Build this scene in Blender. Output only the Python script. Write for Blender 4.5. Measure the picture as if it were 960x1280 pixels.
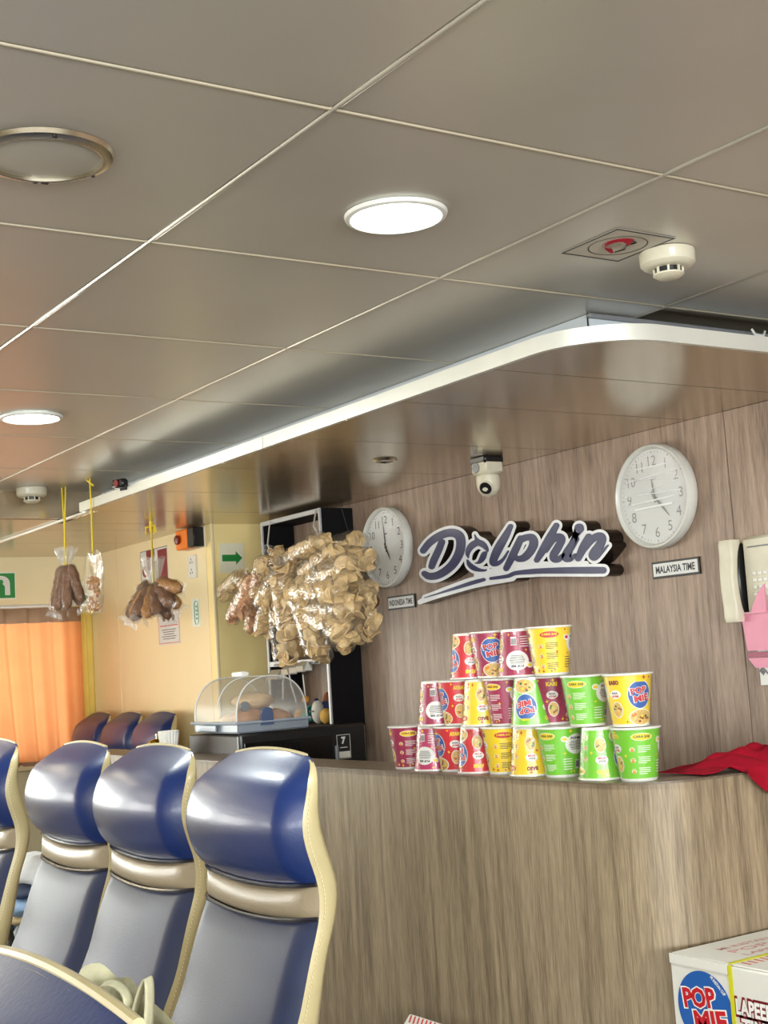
import bpy, bmesh, math, random
import numpy as np
from mathutils import Matrix, Vector
from mathutils.geometry import tessellate_polygon
random.seed(7)
for o in list(bpy.data.objects): bpy.data.objects.remove(o)
SC = bpy.context.scene
COL = SC.collection

# ------------------------------------------------------------------ camera, view
F = 1.36                                   # eye height over the floor; all heights below are metres over the floor
FPX, YAW, PITCH, ROLL = 1704.9, 0.585989, 0.1096, -0.063079
cy, sy, cp, sp = math.cos(YAW), math.sin(YAW), math.cos(PITCH), math.sin(PITCH)
fw = np.array([sy*cp, cy*cp, sp]); rt = np.array([cy, -sy, 0.0]); up = np.cross(rt, fw)
cr, sr = math.cos(ROLL), math.sin(ROLL)
R0, U0 = cr*rt + sr*up, -sr*rt + cr*up
cam_d = bpy.data.cameras.new('camera'); cam = bpy.data.objects.new('camera', cam_d); COL.objects.link(cam)
cam.matrix_world = Matrix([[R0[0], U0[0], -fw[0], 0], [R0[1], U0[1], -fw[1], 0], [R0[2], U0[2], -fw[2], F], [0, 0, 0, 1]])
cam_d.sensor_fit = 'VERTICAL'; cam_d.sensor_height = 24; cam_d.lens = 24*FPX/1280; cam_d.clip_start = 0.02
SC.camera = cam
SC.view_settings.view_transform = 'Standard'; SC.view_settings.look = 'None'
SC.view_settings.gamma = 1; SC.view_settings.use_curve_mapping = False
SC.view_settings.exposure = 0.66
SC.cycles.transparent_max_bounces = 24

def ray(u, v): return R0*(u-480)/FPX - U0*(v-640)/FPX + fw
def atx(u, v, x): d = ray(u, v); return Vector(d*x/d[0]) + Vector((0, 0, F))
def aty(u, v, y): d = ray(u, v); return Vector(d*y/d[1]) + Vector((0, 0, F))
def atz(u, v, z): d = ray(u, v); return Vector(d*(z-F)/d[2]) + Vector((0, 0, F))

# ------------------------------------------------------------------ world and daylight
W = bpy.data.worlds.new('sky'); SC.world = W; W.use_nodes = True
bg = W.node_tree.nodes['Background']; bg.inputs[0].default_value = (0.75, 0.87, 1.0, 1); bg.inputs[1].default_value = 1.2

def area(name, loc, direction, sx, sy_, energy, color=(1, 1, 1), shape='RECTANGLE', spread=180):
    l = bpy.data.lights.new(name, 'AREA'); l.shape = shape; l.size = sx; l.size_y = sy_; l.energy = energy; l.color = color
    l.spread = math.radians(spread)
    o = bpy.data.objects.new(name, l); COL.objects.link(o); o.location = loc
    o.rotation_euler = Vector(direction).to_track_quat('-Z', 'Y').to_euler(); return o
CEIL, SOF, LEDGE, XW = 2.084, 1.98, 1.10, 2.81
YN, YF, XF = -2.4, 6.5, -8.0               # near side wall, far side wall, front wall
# daylight through the side windows (windows stand in these openings)
NEAR_WIN = [-6.6, -4.8, -3.0, -1.2, 0.6]
for x in NEAR_WIN: area('daylight', (x, YN-0.06, 1.38), (0, 1, -0.05), 1.25, 0.72, 66, (0.93, 0.97, 1.0))
FAR_WIN = [-5.6, -3.6, -1.6]
for x in FAR_WIN: area('daylight', (x, YF+0.06, 1.36), (0, -1, -0.1), 1.3, 0.72, 24, (1.0, 0.95, 0.86))
area('daylight', (0.35, YF+0.20, 1.37), (0, -1, -0.05), 1.6, 0.74, 44, (1.0, 0.96, 0.88))
area('daylight', (1.9, YF+0.25, 1.37), (0, -1, -0.05), 1.1, 0.78, 5, (1.0, 0.95, 0.85))

# ------------------------------------------------------------------ materials
def new_mat(name):
    m = bpy.data.materials.new(name); m.use_nodes = True
    nt = m.node_tree; return m, nt, nt.nodes['Principled BSDF']
def S(c): return tuple(((x/255)/12.92 if x/255 <= 0.04045 else ((x/255+0.055)/1.055)**2.4) for x in c) + (1,)
MATS = {}
def mat(name, rgb, rough=0.5, metal=0.0, var=0.06, nscale=20, bump=0.0, bscale=200, coat=0.0, emit=0, trans=0, spec=0.5, alpha=1, stretch=(1, 1, 1), sub=0, sheen=0):
    """plain procedural material: base colour with a little noise variation, optional fine bump"""
    if name in MATS: return MATS[name]
    m, nt, b = new_mat(name); N = nt.nodes; L = nt.links
    c = S(rgb)
    tc = N.new('ShaderNodeTexCoord'); mp = N.new('ShaderNodeMapping'); mp.inputs['Scale'].default_value = stretch
    L.new(tc.outputs['Object'], mp.inputs['Vector'])
    if var:
        n = N.new('ShaderNodeTexNoise'); n.inputs['Scale'].default_value = nscale; n.inputs['Detail'].default_value = 3
        L.new(mp.outputs[0], n.inputs['Vector'])
        r = N.new('ShaderNodeValToRGB')
        r.color_ramp.elements[0].position = 0.3; r.color_ramp.elements[1].position = 0.7
        r.color_ramp.elements[0].color = tuple(x*(1-var) for x in c[:3])+(1,); r.color_ramp.elements[1].color = tuple(min(1, x*(1+var)) for x in c[:3])+(1,)
        L.new(n.outputs['Fac'], r.inputs['Fac']); L.new(r.outputs['Color'], b.inputs['Base Color'])
    else: b.inputs['Base Color'].default_value = c
    b.inputs['Roughness'].default_value = rough; b.inputs['Metallic'].default_value = metal
    b.inputs['Coat Weight'].default_value = coat; b.inputs['Coat Roughness'].default_value = 0.15
    b.inputs['Specular IOR Level'].default_value = spec; b.inputs['Alpha'].default_value = alpha
    b.inputs['Transmission Weight'].default_value = trans
    if sub: b.inputs['Subsurface Weight'].default_value = sub; b.inputs['Subsurface Radius'].default_value = (0.01, 0.008, 0.005)
    if sheen: b.inputs['Sheen Weight'].default_value = sheen
    if emit:
        b.inputs['Emission Color'].default_value = c; b.inputs['Emission Strength'].default_value = emit
    if bump:
        n2 = N.new('ShaderNodeTexNoise'); n2.inputs['Scale'].default_value = bscale; n2.inputs['Detail'].default_value = 4
        L.new(mp.outputs[0], n2.inputs['Vector'])
        bp = N.new('ShaderNodeBump'); bp.inputs['Strength'].default_value = bump; bp.inputs['Distance'].default_value = 0.01
        L.new(n2.outputs['Fac'], bp.inputs['Height']); L.new(bp.outputs[0], b.inputs['Normal'])
    MATS[name] = m; return m

def wood_mat(name, dark, light, rough=0.45):
    m, nt, b = new_mat(name); N = nt.nodes; L = nt.links
    tc = N.new('ShaderNodeTexCoord'); mp = N.new('ShaderNodeMapping'); mp.inputs['Scale'].default_value = (1, 1, 0.06)
    L.new(tc.outputs['Object'], mp.inputs['Vector'])
    n1 = N.new('ShaderNodeTexNoise'); n1.inputs['Scale'].default_value = 42; n1.inputs['Detail'].default_value = 5; n1.inputs['Distortion'].default_value = 0.7
    n2 = N.new('ShaderNodeTexNoise'); n2.inputs['Scale'].default_value = 330; n2.inputs['Detail'].default_value = 4
    n3 = N.new('ShaderNodeTexNoise'); n3.inputs['Scale'].default_value = 3.0; n3.inputs['Detail'].default_value = 2
    for n in (n1, n2, n3): L.new(mp.outputs[0], n.inputs['Vector'])
    # cathedral figure: thin contour lines of a stretched noise field
    mul = N.new('ShaderNodeMath'); mul.operation = 'MULTIPLY'; mul.inputs[1].default_value = 22
    L.new(n3.outputs['Fac'], mul.inputs[0])
    fr = N.new('ShaderNodeMath'); fr.operation = 'PINGPONG'; fr.inputs[1].default_value = 0.5; L.new(mul.outputs[0], fr.inputs[0])
    a = N.new('ShaderNodeMath'); a.operation = 'MULTIPLY_ADD'; a.inputs[1].default_value = 0.50; L.new(n1.outputs['Fac'], a.inputs[0])
    k = N.new('ShaderNodeMath'); k.operation = 'MULTIPLY'; k.inputs[1].default_value = 0.20; L.new(fr.outputs[0], k.inputs[0]); L.new(k.outputs[0], a.inputs[2])
    s = N.new('ShaderNodeMath'); s.operation = 'MULTIPLY_ADD'; s.inputs[1].default_value = 0.50; L.new(n2.outputs['Fac'], s.inputs[0]); L.new(a.outputs[0], s.inputs[2])
    r = N.new('ShaderNodeValToRGB'); r.color_ramp.elements[0].position = 0.36; r.color_ramp.elements[1].position = 0.80
    r.color_ramp.elements[0].color = S(dark); r.color_ramp.elements[1].color = S(light)
    L.new(s.outputs[0], r.inputs['Fac']); L.new(r.outputs['Color'], b.inputs['Base Color'])
    b.inputs['Roughness'].default_value = rough; b.inputs['Specular IOR Level'].default_value = 0.4
    bp = N.new('ShaderNodeBump'); bp.inputs['Strength'].default_value = 0.08; bp.inputs['Distance'].default_value = 0.004
    L.new(n2.outputs['Fac'], bp.inputs['Height']); L.new(bp.outputs[0], b.inputs['Normal'])
    MATS[name] = m; return m

def metal_panel(name, rgb, rough, metal, dots=0.12, period=0.0032, wav=0.0):
    m, nt, b = new_mat(name); N = nt.nodes; L = nt.links
    tc = N.new('ShaderNodeTexCoord')
    sx = N.new('ShaderNodeSeparateXYZ'); L.new(tc.outputs['Object'], sx.inputs[0])
    def sn(out):
        a = N.new('ShaderNodeMath'); a.operation = 'MULTIPLY'; a.inputs[1].default_value = 2*math.pi/period; L.new(out, a.inputs[0])
        s = N.new('ShaderNodeMath'); s.operation = 'SINE'; L.new(a.outputs[0], s.inputs[0]); return s.outputs[0]
    pr = N.new('ShaderNodeMath'); pr.operation = 'MULTIPLY'; L.new(sn(sx.outputs[0]), pr.inputs[0]); L.new(sn(sx.outputs[1]), pr.inputs[1])
    n = N.new('ShaderNodeTexNoise'); n.inputs['Scale'].default_value = 4; n.inputs['Detail'].default_value = 4; L.new(tc.outputs['Object'], n.inputs['Vector'])
    mr = N.new('ShaderNodeMapRange'); mr.inputs[1].default_value = -1; mr.inputs[2].default_value = 1; mr.inputs[3].default_value = 1-dots; mr.inputs[4].default_value = 1+dots
    L.new(pr.outputs[0], mr.inputs[0])
    nm = N.new('ShaderNodeMapRange'); nm.inputs[3].default_value = 0.93; nm.inputs[4].default_value = 1.07; L.new(n.outputs['Fac'], nm.inputs[0])
    mm = N.new('ShaderNodeMath'); mm.operation = 'MULTIPLY'; L.new(mr.outputs[0], mm.inputs[0]); L.new(nm.outputs[0], mm.inputs[1])
    vm = N.new('ShaderNodeVectorMath'); vm.operation = 'SCALE'; vm.inputs[0].default_value = S(rgb)[:3]; L.new(mm.outputs[0], vm.inputs['Scale'])
    L.new(vm.outputs[0], b.inputs['Base Color'])
    rr = N.new('ShaderNodeMapRange'); rr.inputs[3].default_value = rough*0.85; rr.inputs[4].default_value = rough*1.15; L.new(n.outputs['Fac'], rr.inputs[0]); L.new(rr.outputs[0], b.inputs['Roughness'])
    b.inputs['Metallic'].default_value = metal
    if wav:                                 # sheet metal is never quite flat
        n2 = N.new('ShaderNodeTexNoise'); n2.inputs['Scale'].default_value = 3.2; n2.inputs['Detail'].default_value = 1; L.new(tc.outputs['Object'], n2.inputs['Vector'])
        bp = N.new('ShaderNodeBump'); bp.inputs['Strength'].default_value = wav; bp.inputs['Distance'].default_value = 0.02
        L.new(n2.outputs['Fac'], bp.inputs['Height']); L.new(bp.outputs[0], b.inputs['Normal'])
    MATS[name] = m; return m

def film_mat(name, tint=(1, 1, 1), haze=0.05, gloss=0.06, bump=0.6, bscale=60, rough=0.12):
    """clear plastic film: see-through, glossy at glancing angles, slightly hazy"""
    m = bpy.data.materials.new(name); m.use_nodes = True; nt = m.node_tree; N = nt.nodes; L = nt.links
    N.remove(N['Principled BSDF']); out = N['Material Output']
    t = N.new('ShaderNodeBsdfTransparent'); t.inputs[0].default_value = tint+(1,)
    g = N.new('ShaderNodeBsdfGlossy'); g.inputs['Roughness'].default_value = rough
    d = N.new('ShaderNodeBsdfDiffuse'); d.inputs[0].default_value = (0.85, 0.85, 0.83, 1)
    lw = N.new('ShaderNodeLayerWeight'); lw.inputs['Blend'].default_value = 0.25
    tc = N.new('ShaderNodeTexCoord'); n = N.new('ShaderNodeTexNoise'); n.inputs['Scale'].default_value = bscale; n.inputs['Detail'].default_value = 2
    L.new(tc.outputs['Object'], n.inputs['Vector'])
    bp = N.new('ShaderNodeBump'); bp.inputs['Strength'].default_value = bump; bp.inputs['Distance'].default_value = 0.01
    L.new(n.outputs['Fac'], bp.inputs['Height'])
    for x in (g, lw): L.new(bp.outputs[0], x.inputs['Normal'])
    fa = N.new('ShaderNodeMath'); fa.operation = 'MULTIPLY_ADD'; fa.inputs[1].default_value = 0.20; fa.inputs[2].default_value = gloss; L.new(lw.outputs['Fresnel'], fa.inputs[0])
    m1 = N.new('ShaderNodeMixShader'); L.new(fa.outputs[0], m1.inputs[0]); L.new(t.outputs[0], m1.inputs[1]); L.new(g.outputs[0], m1.inputs[2])
    m2 = N.new('ShaderNodeMixShader'); m2.inputs[0].default_value = haze; L.new(m1.outputs[0], m2.inputs[1]); L.new(d.outputs[0], m2.inputs[2])
    L.new(m2.outputs[0], out.inputs['Surface']); MATS[name] = m; return m

def curtain_mat(name, rgb, transl):
    m = bpy.data.materials.new(name); m.use_nodes = True; nt = m.node_tree; N = nt.nodes; L = nt.links
    N.remove(N['Principled BSDF']); out = N['Material Output']
    tc = N.new('ShaderNodeTexCoord'); n = N.new('ShaderNodeTexNoise'); n.inputs['Scale'].default_value = 9; L.new(tc.outputs['Object'], n.inputs['Vector'])
    c = S(rgb); r = N.new('ShaderNodeValToRGB'); r.color_ramp.elements[0].color = tuple(x*0.9 for x in c[:3])+(1,); r.color_ramp.elements[1].color = tuple(min(1, x*1.1) for x in c[:3])+(1,)
    L.new(n.outputs['Fac'], r.inputs['Fac'])
    d = N.new('ShaderNodeBsdfDiffuse'); t = N.new('ShaderNodeBsdfTranslucent'); L.new(r.outputs[0], d.inputs[0]); L.new(r.outputs[0], t.inputs[0])
    mx = N.new('ShaderNodeMixShader'); mx.inputs[0].default_value = transl; L.new(d.outputs[0], mx.inputs[1]); L.new(t.outputs[0], mx.inputs[2])
    L.new(mx.outputs[0], out.inputs['Surface']); MATS[name] = m; return m

M_WALLWOOD = wood_mat('wall_wood', (118, 98, 84), (188, 164, 144), 0.45)
M_COUNTER = wood_mat('counter_wood', (106, 91, 72), (178, 159, 130), 0.45)
M_CEIL = metal_panel('ceiling_metal', (204, 200, 190), 0.33, 0.42, 0.09, wav=0.05)
M_SOFF = metal_panel('soffit_metal', (190, 172, 144), 0.2, 0.72, 0.03, wav=0.10)
M_RIM = mat('rim_aluminium', (222, 222, 212), 0.35, 0.25, 0.05, 6)
M_FASC = mat('fascia_paint', (196, 204, 208), 0.4, 0, 0.03)
M_SEAM = mat('ceiling_seam', (214, 205, 182), 0.35, 0.3, 0.06, 8)
M_DARKGAP = mat('dark_gap', (60, 52, 44), 0.7)
M_CREAM = mat('cream_panel', (240, 225, 182), 0.32, 0, 0.03, 3, coat=0.2)
M_FLOOR = mat('floor_vinyl', (104, 96, 86), 0.5, 0, 0.12, 30)
M_WHITE = mat('white_plastic', (226, 226, 218), 0.35, 0, 0.03)
M_OFFW = mat('aged_white_plastic', (212, 206, 184), 0.4, 0, 0.05)
M_BLACK = mat('black_plastic', (18, 18, 20), 0.35, 0, 0.1)
M_MATTBLACK = mat('matt_black', (14, 13, 15), 0.75, 0, 0.1, spec=0.2)
M_STEEL = mat('polished_steel', (214, 206, 184), 0.24, 1.0, 0.04, 40)
M_GREY = mat('grey_plastic', (120, 122, 124), 0.4, 0, 0.05)
M_NAVY = mat('navy_leather', (22, 44, 98), 0.36, 0, 0.10, 5, bump=0.06, bscale=260, coat=0.22)
M_NAVY2 = mat('worn_navy_leather', (42, 50, 78), 0.5, 0, 0.14, 6, bump=0.07, bscale=240, coat=0.03, spec=0.4)
M_BAND = mat('taupe_leather', (150, 136, 112), 0.36, 0, 0.07, 8, bump=0.07, bscale=220, coat=0.1)
M_SHELL = mat('cream_leather', (188, 174, 130), 0.38, 0, 0.06, 8, bump=0.06, bscale=220, coat=0.1)
M_PIPE = mat('dark_piping', (30, 30, 40), 0.25, 0, 0.05, coat=0.5)
M_THREAD = mat('stitch_thread', (226, 210, 168), 0.6)
M_FILM = film_mat('clear_film', (0.98, 0.97, 0.95), 0.035, 0.03, 0.7, 60)
M_FILMW = film_mat('milky_film', (0.97, 0.97, 0.97), 0.22, 0.10, 1.0, 45)
M_ACRYL = film_mat('clear_acrylic', (0.93, 0.92, 0.90), 0.08, 0.03, 0.15, 8, 0.32)
M_YSTR = mat('yellow_string', (236, 208, 40), 0.5, 0, 0.08, 60)

# ------------------------------------------------------------------ mesh helpers
class MB:
    """collects geometry; build() links it as ONE mesh object"""
    def __init__(s): s.v = []; s.f = []; s.m = []
    def add(s, vs, fs, mat=0, M=None):
        b = len(s.v)
        for p in vs: s.v.append(tuple(M @ Vector(p)) if M is not None else tuple(p))
        for f in fs: s.f.append(tuple(i+b for i in f)); s.m.append(mat)
        return s
    def box(s, c, d, mat=0, bev=0.0, M=None):
        x, y, z = d[0]/2, d[1]/2, d[2]/2; pts = []
        if bev <= 0:
            vs = [(c[0]+i*x, c[1]+j*y, c[2]+k*z) for i in (-1, 1) for j in (-1, 1) for k in (-1, 1)]
            return s.add(vs, [(0, 1, 3, 2), (4, 6, 7, 5), (0, 4, 5, 1), (2, 3, 7, 6), (0, 2, 6, 4), (1, 5, 7, 3)], mat, M)
        bev = min(bev, x*0.99, y*0.99, z*0.99)
        vs, idx = [], {}
        for i in (-1, 1):
            for j in (-1, 1):
                for k in (-1, 1):
                    for a, q in enumerate(((x, y-bev, z-bev), (x-bev, y, z-bev), (x-bev, y-bev, z))):
                        idx[i, j, k, a] = len(vs); vs.append((c[0]+i*q[0], c[1]+j*q[1], c[2]+k*q[2]))
        fs = []
        S1 = ((-1, -1), (1, -1), (1, 1), (-1, 1))
        for e in (-1, 1):
            fs.append(tuple(idx[e, p, q, 0] for p, q in S1)); fs.append(tuple(idx[p, e, q, 1] for p, q in S1)); fs.append(tuple(idx[p, q, e, 2] for p, q in S1))
        for p in (-1, 1):
            for q in (-1, 1):
                fs.append((idx[-1, p, q, 1], idx[1, p, q, 1], idx[1, p, q, 2], idx[-1, p, q, 2]))
                fs.append((idx[p, -1, q, 0], idx[p, 1, q, 0], idx[p, 1, q, 2], idx[p, -1, q, 2]))
                fs.append((idx[p, q, -1, 0], idx[p, q, 1, 0], idx[p, q, 1, 1], idx[p, q, -1, 1]))
        for i in (-1, 1):
            for j in (-1, 1):
                for k in (-1, 1): fs.append(tuple(idx[i, j, k, a] for a in range(3)))
        return s.add(vs, fs, mat, M)
    def lathe(s, prof, n=32, mat=0, M=None, mats=None, arc=(0, 2*math.pi)):
        full = abs(arc[1]-arc[0]-2*math.pi) < 1e-6; k = n if full else n+1
        vs = [(r*math.cos(arc[0]+(arc[1]-arc[0])*i/n), r*math.sin(arc[0]+(arc[1]-arc[0])*i/n), z) for r, z in prof for i in range(k)]
        for j in range(len(prof)-1):
            fs = [(j*k+i, j*k+(i+1) % k, (j+1)*k+(i+1) % k, (j+1)*k+i) for i in range(n)]
            if j == 0: base = len(s.v); s.add(vs, [], 0, M)
            for f in fs: s.f.append(tuple(a+base for a in f)); s.m.append(mats[j] if mats else mat)
        return s
    def disc(s, r, z=0, n=32, mat=0, M=None, rx=1, ry=1):
        return s.add([(r*rx*math.cos(2*math.pi*i/n), r*ry*math.sin(2*math.pi*i/n), z) for i in range(n)], [tuple(range(n))], mat, M)
    def cyl(s, r, z0, z1, n=24, mat=0, M=None, r2=None):
        r2 = r if r2 is None else r2
        return s.lathe([(0.0001, z0), (r, z0), (r2, z1), (0.0001, z1)], n, mat, M)
    def tube(s, pts, r, n=8, mat=0, M=None, flat=1.0):
        pts = [Vector(p) for p in pts]; vs = []; ref = None
        for i, p in enumerate(pts):
            t = (pts[min(i+1, len(pts)-1)]-pts[max(i-1, 0)]).normalized()
            if ref is None: ref = t.orthogonal().normalized()
            ref = (ref-t*ref.dot(t)).normalized() if (ref-t*ref.dot(t)).length > 1e-6 else t.orthogonal().normalized()
            bn = t.cross(ref); rr = r[i] if hasattr(r, '__len__') else r
            for k in range(n):
                a = 2*math.pi*k/n; vs.append(p+ref*math.cos(a)*rr+bn*math.sin(a)*rr*flat)
        fs = [(i*n+k, i*n+(k+1) % n, (i+1)*n+(k+1) % n, (i+1)*n+k) for i in range(len(pts)-1) for k in range(n)]
        fs += [tuple(range(n)), tuple(range((len(pts)-1)*n, len(pts)*n))]
        return s.add(vs, fs, mat, M)
    def grid(s, fn, nu, nv, mat=0, M=None, cu=False, cv=False):
        vs = [fn(i/(nu if cu else nu), j/nv) for j in range(nv if cv else nv+1) for i in range(nu if cu else nu+1)]
        w = nu if cu else nu+1; h = nv if cv else nv+1
        fs = [(j*w+i, j*w+(i+1) % w, ((j+1) % h)*w+(i+1) % w, ((j+1) % h)*w+i) for j in range(nv) for i in range(nu)]
        return s.add(vs, fs, mat, M)
    def prism(s, poly, z0, z1, mat=0, M=None, side=None, caps=True):
        n = len(poly); tri = tessellate_polygon([[Vector((p[0], p[1], 0)) for p in poly]])
        vs = [(p[0], p[1], z0) for p in poly]+[(p[0], p[1], z1) for p in poly]
        b = len(s.v); s.add(vs, [], 0, M)
        for t in tri:
            s.f.append(tuple(b+i for i in t)); s.m.append(mat); s.f.append(tuple(b+n+i for i in reversed(t))); s.m.append(mat)
        for i in range(n): s.f.append((b+i, b+(i+1) % n, b+n+(i+1) % n, b+n+i)); s.m.append(mat if side is None else side)
        return s
    def mesh(s, name, mats, angle=38, recalc=True):
        me = bpy.data.meshes.new(name); me.from_pydata(s.v, [], s.f)
        for m in (mats if isinstance(mats, (list, tuple)) else [mats]): me.materials.append(m)
        me.polygons.foreach_set('material_index', s.m)
        if recalc:
            bm = bmesh.new(); bm.from_mesh(me); bmesh.ops.recalc_face_normals(bm, faces=bm.faces); bm.to_mesh(me); bm.free()
        me.polygons.foreach_set('use_smooth', [True]*len(me.polygons)); me.set_sharp_from_angle(angle=math.radians(angle)); me.update()
        return me
    def build(s, name, mats, parent=None, angle=38, M=None, recalc=True):
        o = bpy.data.objects.new(name, s.mesh(name, mats, angle, recalc)); COL.objects.link(o)
        if parent: o.parent = parent
        if M is not None: o.matrix_basis = M
        return o
def tag(o, label=None, cat=None, group=None, kind=None):
    if label: o['label'] = label
    if cat: o['category'] = cat
    if group: o['group'] = group
    if kind: o['kind'] = kind
    return o
def thing(name, label, cat, loc=(0, 0, 0), rz=0, group=None, M=None):
    o = bpy.data.objects.new(name, None); o.empty_display_size = 0.05; COL.objects.link(o)
    o.matrix_basis = M if M is not None else Matrix.Translation(loc) @ Matrix.Rotation(rz, 4, 'Z')
    return tag(o, label, cat, group)
def kids(o): return [c for c in bpy.data.objects if c.parent == o]
def dup(o, label=None, M=None, parent=None, ch=None):
    c = o.copy(); COL.objects.link(c)
    if parent: c.parent = parent
    if label: c['label'] = label
    if M is not None: c.matrix_basis = M
    for k in kids(o): dup(k, None, None, c)
    return c
def struct(o): o['kind'] = 'structure'; return o
def frame(origin, right, upv):
    r = Vector(right).normalized(); u = Vector(upv).normalized(); n = r.cross(u)
    M = Matrix.Identity(4)
    for i in range(3): M[i][0], M[i][1], M[i][2], M[i][3] = r[i], u[i], n[i], origin[i]
    return M
def on_back(p): return frame(p, (0, -1, 0), (0, 0, 1))          # faces -X (back wall, partition)
def on_far(p): return frame(p, (1, 0, 0), (0, 0, 1))            # faces -Y (far walls)
def T(x, y=0, z=0): return Matrix.Translation((x, y, z))
def RX(a): return Matrix.Rotation(math.radians(a), 4, 'X')
def RY(a): return Matrix.Rotation(math.radians(a), 4, 'Y')
def RZ(a): return Matrix.Rotation(math.radians(a), 4, 'Z')
_tc = {}
def text2d(s, bold=0.0, res=2):
    """text outline as triangles: unit size, centred on x and y; returns verts, faces, width, height"""
    if (s, bold, res) in _tc: return _tc[s, bold, res]
    cu = bpy.data.curves.new('t', 'FONT'); cu.body = s; cu.size = 1; cu.offset = bold; cu.resolution_u = res; cu.align_x = 'LEFT'
    o = bpy.data.objects.new('t', cu); COL.objects.link(o)
    me = o.evaluated_get(bpy.context.evaluated_depsgraph_get()).to_mesh()
    vs = np.array([v.co[:2] for v in me.vertices]); fs = [tuple(p.vertices) for p in me.polygons]
    bpy.data.objects.remove(o); bpy.data.curves.remove(cu)
    lo, hi = vs.min(0), vs.max(0); vs = vs-(lo+hi)/2
    _tc[s, bold, res] = (vs, fs, hi[0]-lo[0], hi[1]-lo[1]); return _tc[s, bold, res]
def add_text(mb, s, x, y, z, h=None, w=None, bold=0.0, mat=0, M=None, rot=0, map_=None, res=2):
    vs, fs, tw, th = text2d(s, bold, res)
    kx = w/tw if w else h/th; ky = h/th if h else kx
    c, sn = math.cos(math.radians(rot)), math.sin(math.radians(rot))
    P = [(x+(a*kx*c-b*ky*sn), y+(a*kx*sn+b*ky*c), z) for a, b in vs]
    if map_: P = [map_(*p) for p in P]
    mb.add(P, fs, mat, M)
def rrect(w, h, r, n=5, cx=0, cy=0):
    out = []
    for qx, qy, a0 in ((1, 1, 0), (-1, 1, 90), (-1, -1, 180), (1, -1, 270)):
        for i in range(n+1):
            a = math.radians(a0+90*i/n); out.append((cx+qx*(w/2-r)+r*math.cos(a), cy+qy*(h/2-r)+r*math.sin(a)))
    return out

# ================================================================== THE SETTING
# ---- floor
fl = struct(MB().box(((XF+XW+0.2)/2, (YN+YF)/2, -0.03), (XW-XF+0.6, YF-YN+0.6, 0.06)).build('floor', M_FLOOR))
# ---- ceiling: embossed metal tiles on a T grid
ce = struct(MB().box(((XF+XW)/2, (YN+5.0)/2, CEIL+0.035), (XW-XF+0.3, 5.0-YN+0.1, 0.03)).build('ceiling', M_SEAM))
TX, TY = 0.925, 1.4545
tile = MB().box((0, 0, 0.012), (0.593, 0.593, 0.022), 0, 0.003).mesh('ceiling_panel', M_CEIL)
for i in range(-4, 4):
    for j in range(-3, 6):
        x, y = TX+0.6*(i+0.5), TY+0.6*(j+0.5)
        if (x > 2.1 and y > 2.2) or y > 4.95 or x > XW: continue
        o = bpy.data.objects.new('ceiling_panel', tile); COL.objects.link(o); o.parent = ce; o.location = (x, y, CEIL)
        o.rotation_euler.z = 0
big = MB()
for i in range(-15, -4):
    for j in range(-7, 6): big.box((TX+0.6*(i+0.5), TY+0.6*(j+0.5), CEIL+0.012), (0.593, 0.593, 0.022))
for i in range(-4, 4):
    for j in range(-7, -3): big.box((TX+0.6*(i+0.5), TY+0.6*(j+0.5), CEIL+0.012), (0.593, 0.593, 0.022))
big.build('ceiling_panel_field', M_CEIL, ce)['kind'] = 'stuff'
# raised two-step runner strips along the cabin (seams that run away from the viewer)
for k in (-1, 0, 1, 2):
    x = TX+0.6*k; y1 = 4.95 if k < 2 else 2.16
    MB().box((x, (YN+y1)/2, CEIL+0.0025), (0.0075, y1-YN, 0.009), 0, 0.0025).build('seam_strip', mat('runner_strip', (188, 182, 168), 0.3, 0.4, 0.05, 8), ce)
for k in range(-2, 6):
    y = TY+0.6*k; x1 = XW if y < 2.1 else 2.0
    MB().box((x1/2-1.5, y, CEIL+0.0038), (x1+3.0, 0.0055, 0.009), 0, 0.0015).build('seam_strip', M_SEAM, ce)
# ---- dropped soffit over the bar: rim, fascia box and glossy panels with a rounded corner
XR, YR, RR = 1.823, 1.962, 0.19
def rim_path(off=0.0, n=14):
    pts = [(XR+off, 4.77)]
    r = RR-off
    for i in range(n+1):
        a = math.pi+math.pi/2*i/n
        pts.append((XR+RR+r*math.cos(a), YR+RR+r*math.sin(a)))
    pts.append((XW, YR+off)); return pts
so = struct(MB().prism(rim_path(0.01)+[(XW, 5.13), (2.53, 5.13), (2.53, YF), (-1.6, YF), (-1.6, 5.02), (1.9, 5.02), (1.9, 4.77)], SOF+0.014, SOF+0.03).build('ceiling_soffit', M_DARKGAP))
def clip_rows(y0, y1):
    """outline of the soffit between two heights of Y"""
    P = rim_path(0.004)
    L = [p for p in P if y0+1e-4 < p[1] < y1-1e-4 and p[0] < XW-0.01]
    def xin(y):
        if y >= YR+RR: return XR+0.004
        for a, b in zip(P, P[1:]):
            if b[1] <= y <= a[1] and a[1] != b[1]: return a[0]+(b[0]-a[0])*(a[1]-y)/(a[1]-b[1])
        return XR+RR
    return [(xin(y1), y1)]+L+[(xin(max(y0, YR+0.0045)), max(y0, YR+0.0045)), (XW-0.001, max(y0, YR+0.0045)), (XW-0.001, y1)]
ys = [YR, 2.30, 2.665, 3.184, 3.703, 4.222, 4.741]
for a, b in zip(ys, ys[1:]):
    MB().prism(clip_rows(a+0.002, b-0.002), SOF, SOF+0.016).build('soffit_panel', M_SOFF, so)
MB().box(((XR+XW)/2+0.03, (4.743+5.128)/2, SOF+0.008), (XW-XR-0.07, 5.128-4.745, 0.016)).build('soffit_panel', M_SOFF, so)
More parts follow.
